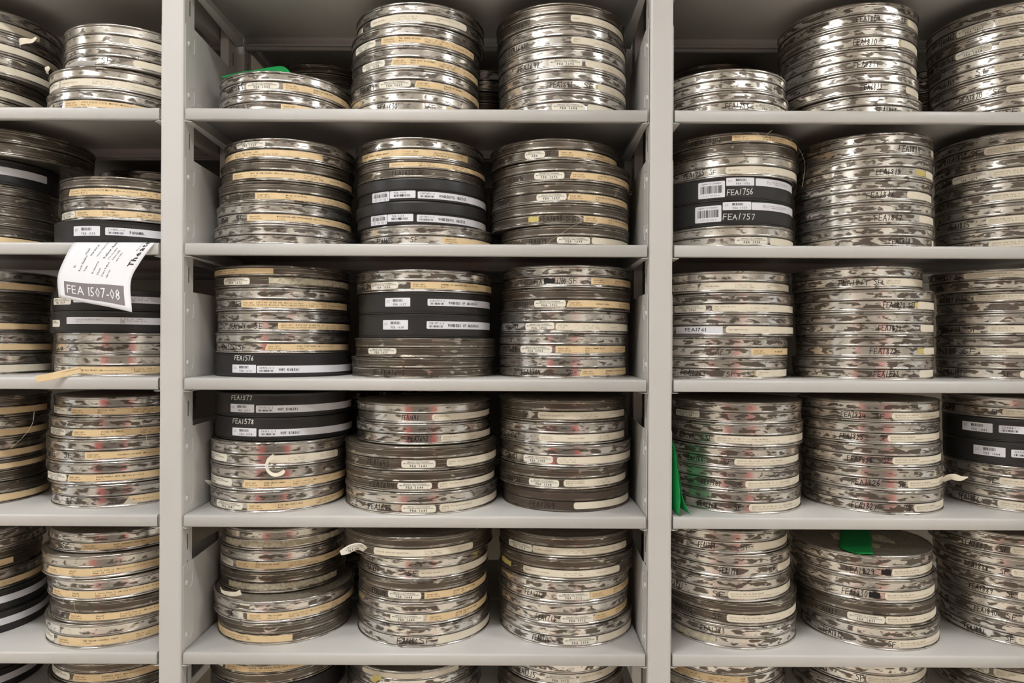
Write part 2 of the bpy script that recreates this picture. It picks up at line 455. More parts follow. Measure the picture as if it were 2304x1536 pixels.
for bay, (x0, x1) in SHX.items():
    for i, z in enumerate(SHZ[:6]):
        for xp, s, sd in ((x0-.0022, 1, 'left'), (x1+.0022, -1, 'right')):
            if (bay, sd) in (('left', 'left'), ('right', 'right')): continue
            bracket(xp, s, z, 0, f"grey bracket plate at the {sd} end of the {bay} bay's {ORD[i].split(',')[0]} shelf", 'front shelf brackets')
            if bay == 'centre' and i > 0:
                bracket(xp, s, z, .302, f"shadowed bracket plate behind, {sd} end of the {bay} bay's {ORD[i].split(',')[0]} shelf", 'brackets of the unit behind')

# ------------------------------------------------------------------ film cans
KW = {'A': 'spotted tin', 'S': 'silver tin', 'W': 'pale silver tin', 'D': 'tarnished grey tin', 'N': 'brown tin', 'K': 'black plastic'}
NTH = ['top', 'second', 'third', 'fourth', 'fifth', 'sixth']
VR = {'K1': {'b': (.14, .46), 's': (.12, .42), 'z': (.04, .46)},
      'K2': {'b': (.34, .74), 's': (.38, .70), 'n': (.30, .62)},
      'K3': {'b': (.20, .54), 's': (.20, .50), 'w': (.70, .90)},
      'K4': {'b': (.62, .95), 's': (.62, .93), 'B': (.16, .84), 'w': (.22, .46)}}
CS = [0]
def phi_at(x, Xc, zc, r):
    """angle round the can wall of the point the photograph shows at column x"""
    t = (x-CX)/F
    # ray (t,1)*u from the camera; circle centre (Xc, zc)
    a = 1+t*t; b = -2*(t*Xc+zc); c = Xc*Xc+zc*zc-r*r
    d = b*b-4*a*c
    if d < 0:
        th = math.atan2(Xc, zc); sgn = 1 if t > Xc/zc else -1
        return -th + sgn*(PI/2-math.asin(r/math.hypot(Xc, zc))+.30)
    u = (-b-math.sqrt(d))/(2*a)
    return math.atan2(t*u-Xc, zc-u)

def field_text(r, s0, s1, z0, z1, txt, h, copyright=True, sx=1.0, mono=.62, bold=.012):
    fs = txt.split('~') if txt else []
    if copyright: fs = ['Copyright/Collection'] + fs
    fs = [f.split('/') for f in fs]
    L = s1-s0-.010; k = h/.72*mono*sx
    ws = [max(len(l) for l in f)*k for f in fs]; tot = sum(ws)
    gap = (L-tot)/max(1, len(fs)-1) if len(fs) > 1 else 0
    if gap < .004:
        q = min(1, (L-.004*(len(fs)-1))/max(tot, 1e-6)); q = max(q, .45); sx *= q; ws = [w*q for w in ws]; gap = .004
    gap = min(gap, .03)
    it = []; s = s0+.005; H = z1-z0
    for f, w in zip(fs, ws):
        n = len(f)
        lh = min(h*1.5, H*.8/max(n, 2))
        hh = min(h, lh*.72)
        zt = z0 + H/2 + (n-1)*lh/2 - hh/2
        for j, l in enumerate(f):
            v, fc, wd = text2d(l, hh, mono, bold, sx*h/hh)
            if s+wd < s1+.02: it.append((v, fc, s, zt-j*lh, 0))
        s += w+gap
    return it

def make_can(kind, Xc, Yc, z, R, H, items, label, group, cat='film can', ang=0.0):
    o = empty('film_can', (Xc, Yc, z))
    tag(o, label, cat, group)
    bm, lm = ME[kind]
    b = link(bpy.data.objects.new('can_base', bm), o); b.scale = (R, R, H)
    l = link(bpy.data.objects.new('can_lid', lm), o); l.scale = (R, R, H)
    # turn the seam to the back
    if kind[0] == 'K': rb = rl = .995*R; rb = .9752*R if kind == 'K1' else .9902*R; rl = .9952*R if kind == 'K1' else .9902*R
    else: rb = .9817*R; rl = .9886*R
    zc = D+Yc
    for t, x0, x1, txt in items:
        lid = t.isupper() and t in 'THCNP'; t0 = t; t = t.lower() if t in 'THCNP' else t
        r = rl if lid else rb
        if kind in VR:
            va, vb = VR[kind].get(t0, VR[kind].get('s'))
            if kind == 'K1': r = rb
        elif lid: va, vb = .60, .845
        else: va, vb = .15, .452
        z0, z1 = va*H, vb*H
        p0 = phi_at(x0, Xc, zc, r); p1 = phi_at(x1, Xc, zc, r)
        s0, s1 = p0*r, p1*r
        if s1-s0 < .002: continue
        CS[0] += 1; sd = CS[0]; rnd = random.Random(sd*7+1)
        ri = r+.0006
        if t == 'h' or t == 'w':
            hh = (z1-z0)*(.82 if kind[0] != 'K' else .95)
            v, f = hand2d(txt, hh, s1-s0, .0011 if t == 'h' else .0013, sd)
            q = print_on('handwriting', [(v, f, s0, z0+.0008, rnd.uniform(-.02, .02))], r+.0003, o, 'marker' if t == 'h' else 'wmark')
            if q and t == 'w': q['label'] = 'white marker handwriting'
        elif t == 'x':
            v = []; f = []
            for i in range(9):
                a = (s1-s0)*i/9; k = len(v)
                v += [(a, rnd.uniform(0, .0012)), (a+(s1-s0)/8, rnd.uniform(0, .0012)), (a+(s1-s0)/8, (z1-z0)*rnd.uniform(.7, .95)), (a, (z1-z0)*rnd.uniform(.7, .95))]
                f.append((k, k+1, k+2, k+3))
            print_on('scribble', [(v, f, s0, z0+.0012, 0)], r+.0003, o, 'marker')
        elif t == 'y':
            strip('tape_residue', r, s0, s1, z0, z1, 'yel', o, ragged=.2, seed=sd)
        elif t == 'k':
            strip('torn_label', r, s0, s1, z0, z1, 'torn', o, ragged=.12, seed=sd)
        elif t == 't':
            q = strip('title_label', r, s0, s1, z0, z1, 'tan', o, ragged=.05, seed=sd, tilt=rnd.uniform(-.003, .003), cutl=rnd.choice((0, 0, .004)))
            cp = not txt.startswith('^'); txt = txt.lstrip('^')
            it = field_text(ri, s0, s1, z0, z1, txt, .0030, cp)
            if it: print_on('typed_text', it, ri, q, 'ink')
        elif t == 'c':
            q = strip('title_label', r, s0, s1, z0, z1, 'cream', o, rad=.005, seed=sd, tilt=rnd.uniform(-.003, .003))
            it = field_text(ri, s0, s1, z0, z1, txt, .0028, False)
            if it: print_on('typed_text', it, ri, q, 'fink')
        elif t == 'n':
            dz = rnd.uniform(-.0006, .0006); tl = rnd.uniform(-.02, .02)
            q = strip('catalog_label', r, s0, s1, z0+dz, z1+dz, 'oval', o, rad=.0045, seed=sd, tilt=tl)
            w = s1-s0; Hh = z1-z0; it = []
            for tx, hh, fz, sc in (('LIBRARY OF CONGRESS', .0021, .72, .66), ('MOTION PICTURE COLLECTION', .0021, .50, .86)):
                v, f, wd = text2d(tx, hh, None, .01); k = w*sc/wd
                it.append(([(a*k, b) for a, b in v], f, s0+w*(1-sc)/2, z0+dz+Hh*fz, tl))
            if txt:
                v, f, wd = text2d(txt, .0044, .72, .02); k = min(1, w*.6/wd)
                it.append(([(a*k, b) for a, b in v], f, s0+w*.5-wd*k/2, z0+dz+Hh*.10, tl))
            print_on('printed_text', it, ri, q, 'dink')
        elif t == 'p':
            q = strip('paper_label', r, s0, s1, z0-.0006, z1, 'white', o, seed=sd)
            v, f, wd = text2d(txt, .0075, None, .005); k = (s1-s0)*.46/wd
            print_on('printed_text', [([(a*k, b) for a, b in v], f, s0+(s1-s0)*.24, z0+(z1-z0)*.25, 0)], ri, q, 'dink')
        elif t0 == 'b':
            q = strip('barcode_label', r, s0, s1, z0, z1, 'white', o, rad=.0012, seed=sd)
            w = s1-s0; Hh = z1-z0; it = []
            bv, bf = bars(w*.33, w*.40, Hh*.30, 11, 5)
            if kind == 'K1':
                v, f, wd = text2d(txt, Hh*.26, .72, .015); k = w*.48/wd
                it.append(([(a*k, b) for a, b in v], f, s0+w*.18, z0+Hh*.60, 0))
                it.append((bv, bf, s0-w*.16, z0+Hh*.2, 0)); it.append((bv, bf, s0+w*.1, z0+Hh*.2, 0))
            else:
                v, f, wd = text2d(txt, Hh*.24, .72, .012); k = w*.52/wd
                it.append(([(a*k, b) for a, b in v], f, s0+w*.33, z0+Hh*.12, 0))
                it.append((bv, bf, s0, z0+Hh*.55, 0))
                v, f, wd = text2d('LC', Hh*.26, .72, .0); k = w*.13/wd
                it.append(([(a*k, b) for a, b in v], f, s0+w*.06, z0+Hh*.5, 0))
            print_on('printed_text', it, ri, q, 'dink')
        elif t0 == 'B' or t == 'z':
            q = strip('large_barcode_label', r, s0, s1, z0, z1, 'white', o, rad=.002, seed=sd)
            w = s1-s0; Hh = z1-z0; it = []
            bv, bf = bars(w*.09, w*.82, Hh*(.46 if t0 == 'B' else .36), 20, 9)
            it.append((bv, bf, s0, z0+Hh*(.28 if t0 == 'B' else .42), 0))
            v, f, wd = text2d('LIBRARY OF CONGRESS', Hh*.085, None, .0); k = w*.72/wd
            it.append(([(a*k, b) for a, b in v], f, s0+w*.14, z0+Hh*.83, 0))
            v, f, wd = text2d(txt, Hh*(.09 if t0 == 'B' else .26), .6, .0); k = w*(.6 if t0 == 'B' else .9)/wd
            it.append(([(a*k, b) for a, b in v], f, s0+w*(.2 if t0 == 'B' else .05), z0+Hh*.09, 0))
            print_on('printed_text', it, ri, q, 'dink')
        elif t == 's':
            q = strip('title_strip', r, s0, s1, z0, z1, 'white', o, rad=.002, seed=sd)
            Hh = z1-z0; it = []
            fs = txt.split('~')
            if len(fs) == 2 and '-' in fs[0]:
                v, f, wd = text2d(fs[0], Hh*.26, .74, .02); k = .030/wd
                it.append(([(a*k, b) for a, b in v], f, s0+.005, z0+Hh*.60, 0))
                bv, bf = bars(.005, .029, Hh*.26, 12, 3); it.append((bv, bf, s0, z0+Hh*.18, 0))
                v, f, wd = text2d(fs[1], Hh*.38, .74, .03, .72)
                it.append((v, f, s0+.043, z0+Hh*.28, 0))
            else:
                it = field_text(ri, s0+.02, s1, z0, z1, txt, .0024, False)
            if it: print_on('printed_text', it, ri, q, 'dink')
        elif t == 'r':
            strip('crayon_mark', r, s0, s1, z0, z1, 'redmark', o, seed=sd)
        elif t0 == 'R':
            strip('crayon_mark', rl, s0, s1, .62*H, .84*H, 'redmark', o, seed=sd)
    return o

RF = "CHECKING THE SYSTEM: Pt. %s: USUAL TROUBLES/(Refrigeration service series, Domestic units, no. %s)~Reel 1 of 2 reels"
PW = "TURNING WORK HELD ON A FIXTURE/(Precision Wood Machining series, Operations on the lathe)"
EN = "PRINCIPLES OF GEARING/(Engineering Series, Fundamentals of Mechanics)"
WM = "MILLING A HELICAL GROOVE/(Precision Wood Machining series, Operations)"
AU = "Vista-Vision Visits Austria/reel %d~2r of 2, sd., 1700ft.,/35mm, Color Comp. Print/1956~Copyright/Collection/Paramount"
BV = "VALLEY/Reel %s~3 reels 3000 ft.(Motion Picture) A Walt Disney Production,/35mm, sd. color~Buena Vista Film Distribution"
KD = "KID'S DAY IN THE SUN (Motion picture)/(A Warner Brothers Short Subject) Reel %d~2 reels, 1600 ft./35mm, sd., color~Vitaphone Corporation, 1957"
VV = "VISTA VISION VISITS MEXICO (Motion picture)/Reel %d~2 reels, 1900 ft./35mm, sd., color~Paramount Pictures"
ND = "News of the Day, Vol. 20, No. %d/r1 of 1   Composite Positive"
NI = "A NATION IS FIFTY (Motion picture)/Reel %d~2 reels/35mm, sd."
AR = "ACTION OF THE GAS REFRIGERANT/(Refrigeration service series, Domestic units)~2 reels"
N_ = None
# (row, stack): (setback, y of the stack's top, [(kind, left x, right x, what is on the wall) from the top down])
ST = {
(1,'L0'): (.02, -2, [('S',N_,142,'c-240-90 2 reels, 2000 ft.~sd., color'),('S',N_,142,'c-240-150 GLORY OF THE ALPS (Motion picture)~1 reel, 900 ft./sd., color, 35mm~Columbia'),('S',N_,140,'c-240-150 ~1 reel, 900 ft./35mm, color'),('D',N_,112,'c-240-118 '),('S',N_,108,'c-240-60 ')]),
(1,'L1'): (.012, 51, [('W',143,N_,'r287-289 |c291-400 ~2 reels'),('S',143,N_,'h228-254 SF|c300-420 '),('W',109,N_,'n107-134 |c137-420 CANADIAN PACIFIC~2 reels, 2,000 ft./35mm, sd., color~Technicolor Pictures Corp. 1950'),('S',104,N_,'h133-144 SF|t145-420 '+VV % 1)]),
(1,'M1'): (.02, 158, [('S',494,792,'h511-548 FEA1565|n554-628 FEA 1565|t637-788 WOODS IN LAKE PORT/Reel 1~700 ft./35mm, sd.'),('S',490,790,'h520-531 FE|t632-786 WOODS IN LAKE PORT/Reel 2~700 ft./35mm, sd.')]),
(1,'M2'): (.016, 3, [('S',802,1090,'n803-817 |c834-1050 CITRUS GROWING~2 reels, 1,950 ft.,/sd., color, 35mm~Columbia Pictures Corp./1949'),('S',791,1082,'n801-845 FEA 1627|t858-1066 THE WORLD OF KIDS/Reel 1~1 reel, sd., 971 ft./35mm, sd., b&w.~The Vitaphone Corp., 1951'),('S',791,1080,'h793-808 1628|n816-866 FEA 1628|t880-1075 ROAD WEST TO RICHES/Reel 1~1 reel, sd., 971 ft./35mm, sd., b&w.~The Vitaphone Corp., 1951'),('S',789,1080,'h810-842 FEA1629|n853-924 FEA 1629|t933-1078 PURSUED BY RANGERS/Reel 1~2 reels, 1600 ft./35mm, sd., color'),('W',788,1080,'h850-895 FEA1630|h963-980 SF|t1004-1078 ')]),
(1,'M3'): (.016, 4, [('D',1117,1405,'h1149-1194 FEA1690|c1284-1403 AUGUST~1 reel, 900 ft.'),('S',1121,1409,'h1145-1184 FEA1691|c1285-1408 AUGUST/Reel 1~1 reel, 900 ft.'),('S',1120,1411,'h1165-1216 FEA1692|n1234-1310 FEA 1692|c1317-1410 ~1 reel, 900 ft.'),('S',1122,1410,'h1238-1290 FEA1693|h1314-1338 SF|y1340-1346 |c1344-1409 ~1 reel'),('S',1123,1410,'n1241-1316 FEA 1694|c1322-1409 ')]),
(1,'R1'): (.006, 153, [('A',N_,1770,'h1742-1768 FEA1752'),('A',N_,1776,'h1632-1686 FEA1753|n1695-1756 FEA 1753|c1759-1775 ')]),
(1,'R2'): (.030, 3, [('A',1749,2068,'h1927-1981 FEA1809|h2028-2040 SF|y2040-2044 |c2042-2067 '),('A',1750,2066,'h1920-1974 FEA1810|y2023-2028 |c2026-2065 '),('A',1750,2065,'h1921-1979 FEA1811|c2050-2064 '),('A',1752,2069,'h1937-1986 FEA1812|c2038-2067 '),('A',1765,2076,'h1972-2018 FEA1813')]),
(1,'R3'): (.02, -2, [('A',2083,N_,'h2113-2148 FEA1867|n2152-2236 FEA 1867|c2238-2420 '+PW),('A',2085,N_,'h2114-2146 FEA1868|n2150-2232 FEA 1868|c2248-2420 '+PW),('A',2087,N_,'h2114-2148 FEA1869|h2195-2230 SF|c2237-2420 '+PW),('A',2089,N_,'h2159-2211 FEA1870|h2232-2260 SF|c2264-2420 '+PW),('A',2090,N_,'h2210-2250 FEA1871|h2262-2294 SF|c2297-2420 ')]),

(2,'L0'): (.015, 279, [('D',N_,216,'',65,.160),('K2',N_,136,'s-240-106 35mm CP/r1 of 1',58),('D',N_,134,'',50),('D',N_,136,'',50),('D',N_,136,'t-240-120 DAY OF THE FIGHT~2 reels, 2000 ft./35mm, sd.',50)]),
(2,'L1'): (.015, 395, [('D',133,N_,'t156-420 '+VV % 2),('S',136,N_,'n140-169 FEA 1504|t171-420 VIVA CUBA/(Scope gems)~1 reel, 800 ft./35mm, sd., color~Warner/Vitaph./Pictures'),('K2',120,N_,'b166-225 FEA 1505|s237-430 2197875-1-1~PANAMA.',55)]),
(2,'M1'): (.02, 309, [('S',505,799,'N532-597 FEA 1567|t507-726 ^DANGER BEING (Motion picture)/Reel 2~2 reels, RKO Pathe, 1950,/35mm,sd.  (This is America Series, no.5)'),('D',496,797,'t524-792 WEST OF THE PACORO (Motion picture)/1 reel~1 reel, 600 ft.,/sd., color, 35mm~Warner Bros. Pictures, Inc., 1950'),('D',491,793,'h494-512 1569|h530-566 SF|R640-642 |t574-791 BRICK IS HITTING/Reel 1~1 reel 600 ft.(motion picture)/35mm, sd, color (Cartoon)~Technical Picture Corp'),('S',486,793,'h500-514 1570|h530-552 SF|t556-790 MUSCLETOWN AND THOROUGHFARE (Motion picture)/1 reel~1 reel, 900 ft., Baseline/sd., color, 35mm'),('S',480,809,'h489-512 FEA1571')]),
(2,'M2'): (.02, 307, [('S',800,1088,'t816-1052 ^EXPLORE GENERAL HARBOR MARKET~1 reel, 35mm/sound,color~Sponsored Instruction Film/& Newsphone production',51),('D',802,1093,'K818-875 |T876-1092 ^Collection~LIZ\'S DAILY/(Movie melodies)~1 reel, 650 ft./35mm, sd., color~(c) Vitaphone Corporation, 1949/Cartoon, Inc.|h883-955 FEA1632 SF',42),('K1',803,1097,'z838-876 0 027 120 962 9|b877-935 FEA 1633|s940-1110 2507587-1-1~WONDERFUL GREECE.',53),('K1',801,1097,'z835-871 0 027 120 963 0|b872-930 FEA 1634|s938-1110 2507587-1-2~WONDERFUL GREECE.',53),('S',810,1114,'h848-884 FEA1635|h923-943 SF|t996-1102 ',49)]),
(2,'M3'): (.02, 310, [('D',1103,1391,'h1123-1155 FEA1695|n1181-1226 FEA|h1228-1242 SF|t1257-1388 RURALIAN REHEARSAL/(Ferris melodies release)'),('D',1106,1418,'h1146-1178 FEA1696|n1202-1270 FEA 1696|t1283-1418 '+NI % 1),('D',1103,1415,'h1123-1149 FEA1697|n1207-1275 FEA 1697|t1277-1415 '+NI % 2),('D',1104,1416,'y1189-1212 |h1215-1267 FEA1698|h1273-1301 SB|t1313-1416 NICK OF THE WOODS (Motion picture)/Reel 1'),('D',1126,1416,'h1190-1230 FEA1699|n1253-1328 FEA 1699|c1331-1415 ')]),
(2,'R1'): (.02, 295, [('D',N_,1795,'H1556-1624 FEA1754|T1647-1797 SIAM (Motion picture)/(People and places)~35mm'),('W',N_,1795,'h1539-1586 FEA1755|h1596-1612 SF|c1632-1797 THE MOVIES~2 reels, 2,500 ft.'),('K4',N_,1783,'B1571-1631 0 017 314 521 A|b1634-1697 FEA 1756|s1700-1790 '+ND % 224+'|w1636-1696 FEA1756',54),('K4',N_,1784,'B1564-1623 0 017 314 522 A|b1626-1690 FEA 1757|s1691-1790 '+ND % 225+'|w1627-1700 FEA1757',54),('W',N_,1787,'n1653-1727 FEA 1758|c1732-1784 ')]),
(2,'R2'): (.014, 296, [('A',1795,2103,'h2023-2071 FEA1814|c2094-2102 '),('A',1789,2101,'h1971-2028 FEA1815|y2060-2082 |c2083-2100 '),('A',1786,2098,'h1950-2014 FEA1816|c2041-2097 '),('A',1787,2102,'h1968-2031 FEA1817|c2068-2102 '),('A',1789,2103,'h2000-2049 FEA1818|c2096-2103 ')]),
(2,'R3'): (.02, 287, [('A',2100,N_,'h2131-2176 FEA1872|h2183-2210 SF|c2214-2420 '+PW),('A',2100,N_,'h2104-2142 FEA1873|n2143-2225 FEA 1873|c2229-2420 '+PW),('A',2100,N_,'h2104-2128 1874|c2224-2420 '+PW),('A',2101,N_,'h2135-2182 FEA1875|c2218-2420 '+PW),('A',2102,N_,'h2149-2196 FEA1876|c2224-2420 '+PW)]),

(3,'L0'): (.02, 600, [('S',N_,130,'t-240-135 2 reels, 1600 ft./35mm, sd., color~20th Century-Fox Highway',53),('D',N_,117,'',50),('S',N_,116,'t-240-122 SHOOTING STARS/and harpoons~1 reel,/900 ft., b&w~Terrytoon',48),('S',N_,122,'t-240-128 (Motion picture)~1 reel, 900 ft./35mm, sd.,color~MGM Technicolor/by Loew\'s Incorp.',51),('S',N_,119,'c-240-124 ~1 reel, 900 ft./sd., color, 35mm~Paramount',55)]),
(3,'L1'): (.02, 650, [('K2',116,N_,'n121-160 FEA 1507|s165-420 '+AU % 1,49),('K2',117,N_,'n116-135 |s150-420 '+AU % 2,50),('S',122,N_,'h126-133 15',50),('W',119,N_,'h124-140 SF|t176-420 ^THE BIG TRAILS (Motion picture)~2 reels, 1500 ft./35mm, sd.,color.~Paramount Pictures',53)]),
(3,'M1'): (.024, 595, [('D',481,787,'T482-615 ^Technicolor, Inc./color by Technicolor~Vitaphone Corporation,1957,/Warner Brothers Cartoon|n504-562 FEA 1572|k605-785 ',50),('S',483,788,'h523-540 SF|t543-780 '+KD % 1,52),('S',487,790,'h517-553 FEA1574|h571-595 SF|t626-792 '+KD % 2,48),('S',484,786,'h497-528 FEA1575|h536-556 SF|t597-787 WILD, WILD WORLD (Motion picture)/1 reel~1 reel, 960 ft./sd.,color,35mm',47),('K3',482,792,'w528-572 FEA1576|b523-576 FEA 1576|s578-800 53932-2-1~WHY KOREA?',54)]),
(3,'M2'): (.012, 605, [('S',800,1108,'h809-830 FEA1636|n835-896 FEA 1636|t924-1108 WONDERS OF ARKANSAS (Motion Picture)/Reel 1~2 reels,2000 ft./35mm, sd., col.',52),('K2',806,1103,'b867-923 FEA 1637|s962-1110 2281077-1-1~WONDERS OF ARKANSAS.',49),('K2',806,1103,'b862-918 FEA 1638|s960-1110 2281077-1-2~WONDERS OF ARKANSAS.',54),('D',798,1118,'h810-828 FEA16|n829-892 FEA 1639',45),('D',790,1112,'h838-912 SF FEA1640',48)]),
(3,'M3'): (.022, 595, [('S',1131,1421,'h1202-1220 FEA|x1224-1248 |h1252-1274 1700|h1280-1300 SF|t1330-1421 OUT OF THE PAST (Motion picture)/Reel 1'),('D',1129,1420,'h1156-1189 FEA1701|n1202-1273 FEA 1701|t1275-1421 SUPPORT KOREA~1 reel, 900 ft./35mm, sd., color'),('S',1123,1414,'h1140-1166 FEA1702|n1182-1247 FEA 1702|c1250-1416 OUR TIME/1 reel~1 reel, 900 ft.,/sd., color, 35mm~Paramount'),('S',1121,1409,'h1130-1164 FEA1703|n1171-1242 FEA 1703|t1250-1410 PUBLIC ENEMY HILLS/Reel 1~1 reel, sd., 900 ft./35mm, sd., bw.'),('S',1122,1410,'h1173-1217 FEA1704|h1274-1290 SF|t1305-1411 DANGEROUS SPORT (Motion Picture)/Reel 1')]),
(3,'R1'): (.02, 608, [('W',N_,1777,'n1500-1570 FEA 1759|c1580-1774 STREAMLINERS~1 reel, 900 ft.,/sd., color, 35mm~Columbia Pictures Corp./1950'),('S',N_,1786,'n1518-1588 FEA 1760|c1602-1785 THE STORY OF WOOL/Reel 1~2 reels, 1,950 ft.'),('S',N_,1787,'p1521-1626 FEA1761|c1633-1787 THE AMERICAN WAY~1 reel'),('A',N_,1774,'h1611-1631 SF|t1690-1774 WE SHALL BE'),('A',N_,1772,'h1532-1590 FEA1763|h1634-1657 SF|y1698-1702 |c1701-1771 SCHOOL DAYS/Reel 1')]),
(3,'R2'): (.014, 597, [('A',1780,2078,'h1887-1954 FEA1819|h1966-1984 SF|c1987-2077 TIMELY TOPICS/(Mathematics)'),('A',1785,2104,'h1987-2038 FEA1820|h2044-2060 SF|y2058-2068 |c2064-2103 '),('A',1786,2103,'h1976-2029 FEA1821|c2071-2102 '),('A',1788,2104,'h1957-2020 FEA1822|y2064-2080 |c2078-2103 '),('A',1780,2102,'h1966-2024 FEA1823|c2068-2102 ')]),
(3,'R3'): (.02, 600, [('A',2088,N_,'H2104-2141 FEA1877|H2148-2166 SF|C2168-2420 CUTTING, FOLLOWING AND BACKING OUT/(Precision wood machining series, Operations'),('A',2105,N_,'H2113-2157 FEA1878|H2160-2184 SF|C2190-2420 CUTTING, FOLLOWING AND BACKING OUT/(Precision wood machining series,'),('A',2104,N_,'h2117-2162 FEA1879|h2177-2204 SF|c2222-2420 FACE PLATING WORK/(Precision wood'),('A',2103,N_,'h2107-2154 FEA1880|h2166-2200 SF|c2205-2420 FACE PLATING WORK/(Precision wood machining'),('A',2103,N_,'h2129-2166 FEA1881|h2252-2280 SF|c2295-2420 ')]),

(4,'L0'): (.02, 895, [('D',N_,117,'t-240-106 Vitaphone Corp.,1956',50),('S',N_,112,'t-240-118 1 reel, 700 ft.,/sd., color,35mm~Vitaphone Corporation, 1957',50),('S',N_,106,'t-240-110 1 reel, 600 ft./35mm, sd., color~Warner Brothers/(c) Vitaphone',50),('D',N_,106,'T-240-110 35mm, sd., color~Warner Brothers',50),('D',N_,113,'t-240-118 WILD RIDE~1 reel, 990 ft. (Motion Picture)/35mm., sd., color',50)]),
(4,'L1'): (.046, 893, [('S',119,N_,'n119-151 FEA 1513|t159-430 FESTIVE ITALY/Reel 1~1 reel, net. 900 ft./35mm, sd., color.~Loew\'s, Inc., 1951.',47),('A',111,N_,'n115-148 FEA 1514|t162-430 VOICES OF VENICE/Reel 1~1 reel, net. 900 ft./35mm, sd., color.~Loew\'s, Inc., 1951.',50),('S',106,N_,'h111-125 1515|h144-163 SF|t191-430 VOLCANIC VIOLENCE (Motion picture)~1 reel, 900 ft./35mm, sd., color',52),('S',104,N_,'n108-150 FEA 1516|t152-430 WAGON WHEELS WEST (Motion picture)/Reel 1~2 reels, 1800 ft./35mm, sd.,',51),('S',113,N_,'h149-170 SF|t290-430 ^(Motion picture)~2 reels, 1800 ft./35mm, sd., color',54)]),
(4,'M1'): (.014, 885, [('K3',481,791,'w521-569 FEA1577|b519-572 FEA 1577|s576-800 53932-2-2~WHY KOREA?',54,N_,.034),('K3',478,790,'w524-573 FEA1578|b523-577 FEA 1578|s582-800 53932-2-3~WHY KOREA?',53,N_,.034),('S',464,778,'n470-511 FEA 1579|c606-760 ~1 reel, 990 ft.,/sd., b&w, 35mm~Castle Reel, 1947/(Title Redcol)',54),('S',463,776,'n462-522 FEA 1580|t546-777 WILD ABOUT HURRY/Reel 1~1 reel, 990 ft. (Motion Picture)/35mm., sd., color~The Vitaphone Corp.',54),('S',469,775,'n488-546 FEA 1581|t556-776 WILD AND WOOLY HARE/Reel 1~1 reel, 990 ft. (Motion Picture)/35mm., sd., color~The Vitaphone Corp.',49)]),
(4,'M2'): (.001, 908, [('W',803,1103,'h904-943 FEA1641|c972-1104 WESTWARD TRAIL,/Reel 1~1 reel, 900 ft.',46,N_,.022),('S',801,1105,'h918-965 FEA1642|c992-1105 WESTWARD TRAIL,/Reel 2~2 reels',50,N_,.022),('D',775,1119,'h827-877 FEA1643|n903-980 FEA 1643|c1005-1119 WONDER: The Neglected Weather/Reel 1~1 reel',56),('D',776,1115,'h832-888 FEA1644|n894-972 FEA 1644|c985-1116 WONDER: The Neglected Weather/Reel 2~1 reel',48),('A',776,1120,'h829-882 FEA1645|n903-981 FEA 1645|c989-1120 WONDER: The Neglected Weather/Reel 3~1 reel',53)]),
(4,'M3'): (.033, 900, [('D',1123,1411,'h1133-1153 1705|h1177-1188 SF|c1210-1404 PARADE OF COLLECTIONS,~1 reel, 900 ft.,/sd., color, 35mm~Technicolor/Inc.'),('S',1122,1410,'h1135-1163 FEA1706|c1213-1404 Copyright/Collection~RANDOLPH CHAMPS~1 Reel 1000ft./35mm. sd. b&w.'),('S',1123,1420,'h1137-1164 FEA1707|n1178-1244 FEA 1707|c1253-1421 1 reel, 900 ft.,/sd., b&w, 35mm'),('D',1121,1410,'h1140-1172 FEA1708|n1190-1258 FEA 1708|c1268-1410 RANDOLPH ROCKETS/(MAJOR AT BEGUN)/1 reel~1 reel, 900 ft.,/sd., b&w, 35mm'),('N',1130,1416,'h1192-1249 FEA1709|c1291-1417 ')]),
(4,'R1'): (.022, 905, [('A',N_,1806,'n1521-1574 FEA 1764',49),('A',N_,1808,'h1529-1561 FEA1765|h1586-1605 SF|c1607-1805 '+RF % ('I', 1),53),('A',N_,1799,'h1543-1583 FEA1766|h1627-1648 SF|c1652-1799 '+RF % ('I', 1),48),('A',N_,1800,'h1578-1623 FEA1767|h1659-1674 SF|c1677-1800 '+RF % ('II', 2),51),('A',N_,1803,'h1570-1613 FEA1768|h1651-1670 SF|c1685-1803 '+RF % ('II', 2),53)]),
(4,'R2'): (.022, 903, [('A',1793,2116,'h1892-1948 FEA1824|h1969-1992 SF|c2007-2115 '+EN,48),('A',1792,2116,'h1889-1943 FEA1825|h1980-1995 SF|c1997-2116 '+EN,50),('A',1798,2120,'h1906-1965 FEA1826|h1988-2006 SF|c2008-2120 '+EN,51),('A',1800,2124,'h1916-1982 FEA1826|h2021-2040 SF|c2042-2122 '+EN,53),('A',1803,2125,'h1916-1974 FEA1827|h2038-2055 SF|c2057-2125 '+EN,54)]),
(4,'R3'): (.02, 897, [('A',2116,N_,'h2122-2152 1882|h2230-2252 SF|c2255-2430 '+PW,49),('K2',2118,N_,'b2165-2233 FEA 1883|s2247-2440 2299054-1-1~RURAL HOMES.',52),('K2',2119,N_,'b2190-2262 FEA 1884|s2275-2440 2299054-1-2~RURAL HOMES.',54),('A',2121,N_,'h2220-2246 SF|c2248-2430 '+PW,52),('A',2124,N_,'h2158-2204 FEA1886|c2244-2430 '+PW,52)]),

(5,'L0'): (.02, 1211, [('S',N_,107,'',50),('D',N_,98,'t-240-30 ',50),('S',N_,104,'t-240-110 (Motion Picture)~35mm, sd., color/1 reel, 700 ft.~Jerry Tunes',50),('K2',N_,107,'s-240-112 2r of 2, sd., 2000 ft.,/Color, 35mm Viewing Print',53),('K2',N_,111,'s-240-116 2r of 2, sd., 2000 ft.,/Color, 35mm Viewing Print',53)]),
